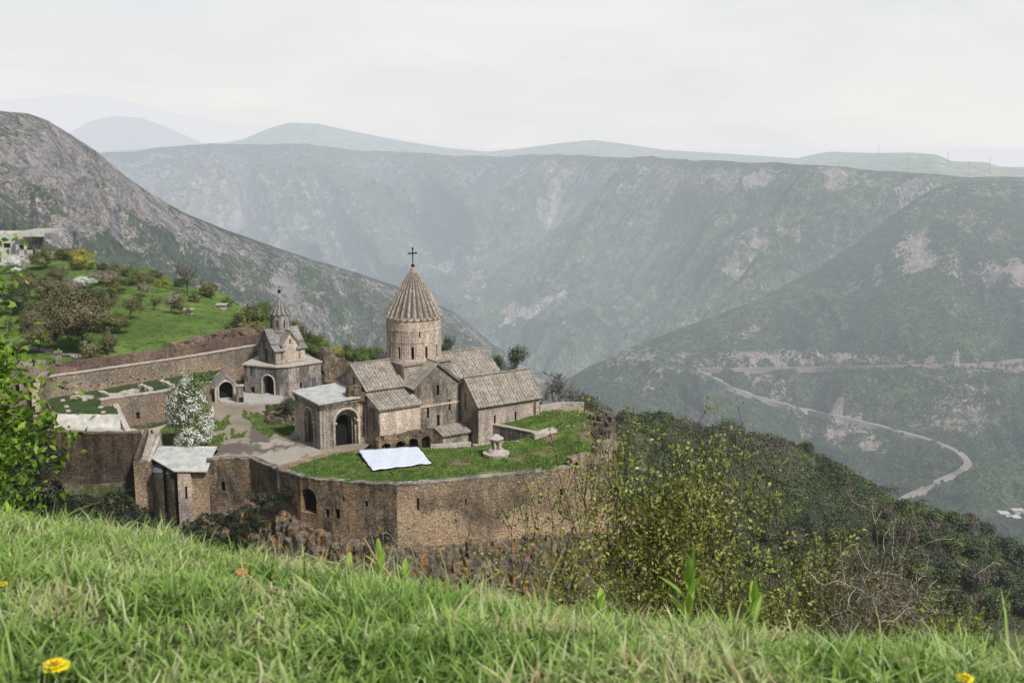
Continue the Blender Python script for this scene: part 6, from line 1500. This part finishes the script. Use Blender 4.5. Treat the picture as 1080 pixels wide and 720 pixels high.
m = MB(); pbox(m, 17, 45, 250, 269, 321.5, 321.8); m.build('back_wall', M['grey_stone'], hs); m = MB(); pbox(m, 21.5, 27, 270.5, 274, 312.3, 312.49); m.build('opening', M['dark'], hs)
def pylon(px, py0, py1, Y, w, arms, label, mat='steel', tk=.09):
    b_ = at(px, py1, Y); top = at(px, py0, Y); H = top.z - b_.z; o = empty('pylon', b_, label, 'pylon'); m = MB(); s = Y / F
    leg = lambda sx, sy, f: Vector((b_.x + sx * w * (1 - f * .82), b_.y + sy * w * (1 - f * .82), b_.z + H * f))
    L = 9
    for sx, sy in ((-1, -1), (1, -1), (1, 1), (-1, 1)):
        for i in range(L): m.beam(leg(sx, sy, i / L), leg(sx, sy, (i + 1) / L), tk)
    cs = [(-1, -1), (1, -1), (1, 1), (-1, 1)]
    for i in range(L):
        for k in range(4):
            a, c = cs[k], cs[(k + 1) % 4]; m.beam(leg(*a, i / L), leg(*c, (i + 1) / L), tk * .6); m.beam(leg(*c, i / L), leg(*a, (i + 1) / L), tk * .6)
    m.build('tower', M[mat], o); m = MB()
    for (ya, x0, x1) in arms:
        a = at(x0, ya, Y); c = at(x1, ya, Y); k = Vector((b_.x, b_.y, a.z)); k.z = a.z; m.beam(a, c, tk * 1.3); m.beam(a, k + Z3 * 1.1, tk); m.beam(c, k + Z3 * 1.1, tk)
        for q in (a, c): m.beam(q, q - Z3 * 1.1, tk)
    m.build('crossarm', M[mat], o)
pylon(38.5, 206, 262, 430, 2.0, [(215.6, 31, 50), (229, 25, 53)], 'tall dark steel lattice pylon behind the terrace house')
pylon(17, 234, 262, 400, .7, [(237, 10, 24), (241, 11, 23)], 'smaller twin armed power pole left of the tall lattice pylon', tk=.08)
pylon(80.5, 244, 272, 450, 1.3, [(246, 73, 90), (249, 75, 88)], 'distant short pylon above the meadow bushes', tk=.1)
hp = hit(BR, 1008.6, 386); pylon(1008.6, 369, 386.5, hp.y - 5, 2.6, [(372.5, 1005, 1012.5), (376, 1004.5, 1013)], 'pale lattice pylon standing by the upper road on the slope', 'coping', .3)
for i, (px, y0, y1) in enumerate(((927, 153, 162), (957, 166, 178), (1000, 161, 172), (1044, 166, 188), (1022, 170, 184))):
    a = at(px, y1 + 2, 3000); b_ = at(px, y0, 3000); m = MB(); m.beam(a, b_, .45); m.beam(b_ + Vector((-4, 0, -4)), b_ + Vector((4, 0, -4)), .3)
    tag(m.build('power_pole', M['steel']), ['faint pole on top of the plateau hill, leftmost of its row', 'pole low on the plateau edge, second of its row', 'pole at the right foot of the plateau hill', 'tallest faint pole on the plateau rim at the far right', 'pole between the plateau hill and the tallest rim pole'][i], 'pole', 'power poles on the plateau rim')
for i, (px, py, w, h) in enumerate(((1058, 540, 9, 1.8), (1072, 537, 11, 2.), (1068, 544, 13, 1.5), (1084, 541, 8, 1.8))):
    p = hit(BR, px, py + 1); s = p.y / F; o = empty('valley_shed', p, ['low pale shed, leftmost of the group in the valley bottom', 'long pale shed behind the others in the valley bottom', 'flat grey roofed shed nearest of the valley group', 'shed cut by the right edge in the valley bottom'][i], 'shed', 'sheds in the valley bottom')
    W_ = w * s / 2; m = MB(); m.prism([(p.x - W_, p.y - 6), (p.x + W_, p.y - 6), (p.x + W_, p.y + 6), (p.x - W_, p.y + 6)], p.z - 5, p.z + h * s * .7); m.build('wall', M['coping'], o)
    m = MB(); m.extrude([(p.x - W_ - 1, p.y - 7, p.z + h * s * .7), (p.x - W_ - 1, p.y, p.z + h * s * 1.1), (p.x - W_ - 1, p.y + 7, p.z + h * s * .7)], (2 * W_ + 2, 0, 0)); m.build('roof', M['coping'] if i % 2 else M['metal_roof'], o)
# meadow footpath, stone shelter, post
pth = [ghit(x, y) for x, y in ((10, 363), (45, 369.5), (62, 373), (85, 377), (105, 380), (125, 383), (150, 386))]
m = MB(); vs = []
PP = spline([p[:] for p in pth], 8)
for i, p in enumerate(PP):
    d = PP[min(i + 1, len(PP) - 1)] - PP[max(i - 1, 0)]; d.z = 0; d.normalize(); q = Vector((-d.y, d.x, 0)) * .8
    for w_ in (-1, 1): c = p + q * w_; vs.append((c.x, c.y, max(gz(c.x, c.y), gz(p.x, p.y)) + .08))
m.add(vs, [(2 * i, 2 * i + 1, 2 * i + 3, 2 * i + 2) for i in range(len(PP) - 1)]); tag(link('footpath', m.mesh('footpath'), M['concrete']), kind='structure')
p = ghit(62, 386); o = empty('gate_post', p, 'grey stone post on the lawn above the left end of the fortress wall', 'post'); MB().prism([(p.x - .35, p.y - .35), (p.x + .35, p.y - .35), (p.x + .35, p.y + .35), (p.x - .35, p.y + .35)], p.z - .4, p.z + 2.0).build('shaft', M['grey_stone'], o); MB().prism([(p.x - .5, p.y - .5), (p.x + .5, p.y - .5), (p.x + .5, p.y + .5), (p.x - .5, p.y + .5)], p.z + 2.0, p.z + 2.3).build('cap', M['grey_stone'], o)
for (px, py, lb) in ((198, 331, 'small pale stone slab table in the green meadow'), (234, 325, 'little stone shelter on the right meadow slope')):
    p = ghit(px, py); m = MB(); m.prism([(p.x - .8, p.y - .6), (p.x + .8, p.y - .6), (p.x + .8, p.y + .6), (p.x - .8, p.y + .6)], p.z - .3, p.z + .7); m.prism([(p.x - 1.1, p.y - .9), (p.x + 1.1, p.y - .9), (p.x + 1.1, p.y + .9), (p.x - 1.1, p.y + .9)], p.z + .703, p.z + .95)
    tag(m.build('stone_block', M['coping'], sub=.7, jit=.06), lb, 'stone')

# ================================================================== LIGHT, SKY, CAMERA
SUN_AZ = Vector((.66, -.75, 0)).normalized(); EL = math.radians(47)
sd = Vector((SUN_AZ.x * math.cos(EL), SUN_AZ.y * math.cos(EL), math.sin(EL)))
L = D.lights.new('sun', 'SUN'); L.energy = 3.9; L.angle = math.radians(6); L.color = (1, .965, .915); lo = D.objects.new('sun', L); COL.objects.link(lo); lo.rotation_euler = (-sd).to_track_quat('-Z', 'Y').to_euler()
w = D.worlds.new('World'); SC.world = w; w.use_nodes = True; nt = w.node_tree; nt.nodes.clear()
out = nt.nodes.new('ShaderNodeOutputWorld'); bg = nt.nodes.new('ShaderNodeBackground'); sk = nt.nodes.new('ShaderNodeTexSky'); sk.sky_type = 'NISHITA'; sk.sun_disc = False
sk.sun_elevation = EL; sk.sun_rotation = math.atan2(sd.x, sd.y); sk.dust_density = 3; sk.air_density = 1.5; sk.altitude = 1500
tc = nt.nodes.new('ShaderNodeTexCoord'); sp = nt.nodes.new('ShaderNodeSeparateXYZ'); nt.links.new(tc.outputs['Generated'], sp.inputs[0])
mp = nt.nodes.new('ShaderNodeMapping'); mp.inputs['Scale'].default_value = (2.2, 2.2, 9); nt.links.new(tc.outputs['Generated'], mp.inputs[0])
nz = nt.nodes.new('ShaderNodeTexNoise'); nz.inputs['Scale'].default_value = 1.6; nz.inputs['Detail'].default_value = 6; nz.inputs['Roughness'].default_value = .6; nz.inputs['Distortion'].default_value = .4; nt.links.new(mp.outputs[0], nz.inputs[0])
def wmap(s, a, b, c, d):
    x = nt.nodes.new('ShaderNodeMapRange'); nt.links.new(s, x.inputs[0])
    for i, v in enumerate((a, b, c, d)): x.inputs[i + 1].default_value = v
    return x.outputs[0]
def wmix(f, a, b):
    x = nt.nodes.new('ShaderNodeMix'); x.data_type = 'RGBA'
    for s, v in ((x.inputs[0], f), (x.inputs[6], a), (x.inputs[7], b)):
        if isinstance(v, bpy.types.NodeSocket): nt.links.new(v, s)
        elif isinstance(v, tuple): s.default_value = (*v, 1)
        else: s.default_value = v
    return x.outputs[2]
BGS = .12
cl = wmix(wmap(nz.outputs['Fac'], .42, .64, 0, 1), (.815 / BGS, .82 / BGS, .84 / BGS), (.89 / BGS, .885 / BGS, .87 / BGS))
hz_ = wmix(wmap(sp.outputs['Z'], .12, .45, 0, 1), cl, (.27 / BGS, .29 / BGS, .33 / BGS))
fc = wmix(wmap(sp.outputs['Z'], 0, .5, .96, .8), sk.outputs[0], hz_)
nt.links.new(fc, bg.inputs[0]); bg.inputs[1].default_value = BGS; nt.links.new(bg.outputs[0], out.inputs[0])

cam = D.cameras.new('camera'); co_ = D.objects.new('camera', cam); COL.objects.link(co_); SC.camera = co_
co_.location = EYE; co_.rotation_euler = (math.pi / 2 - TH, 0, 0); cam.sensor_width = 36; cam.lens = 40.0; cam.clip_start = .05; cam.clip_end = 90000
cam.dof.use_dof = True; cam.dof.focus_distance = 60; cam.dof.aperture_fstop = 9
SC.view_settings.view_transform = 'Standard'; SC.view_settings.look = 'None'; SC.view_settings.exposure = 0
SC.render.resolution_x = 1024; SC.render.resolution_y = 682
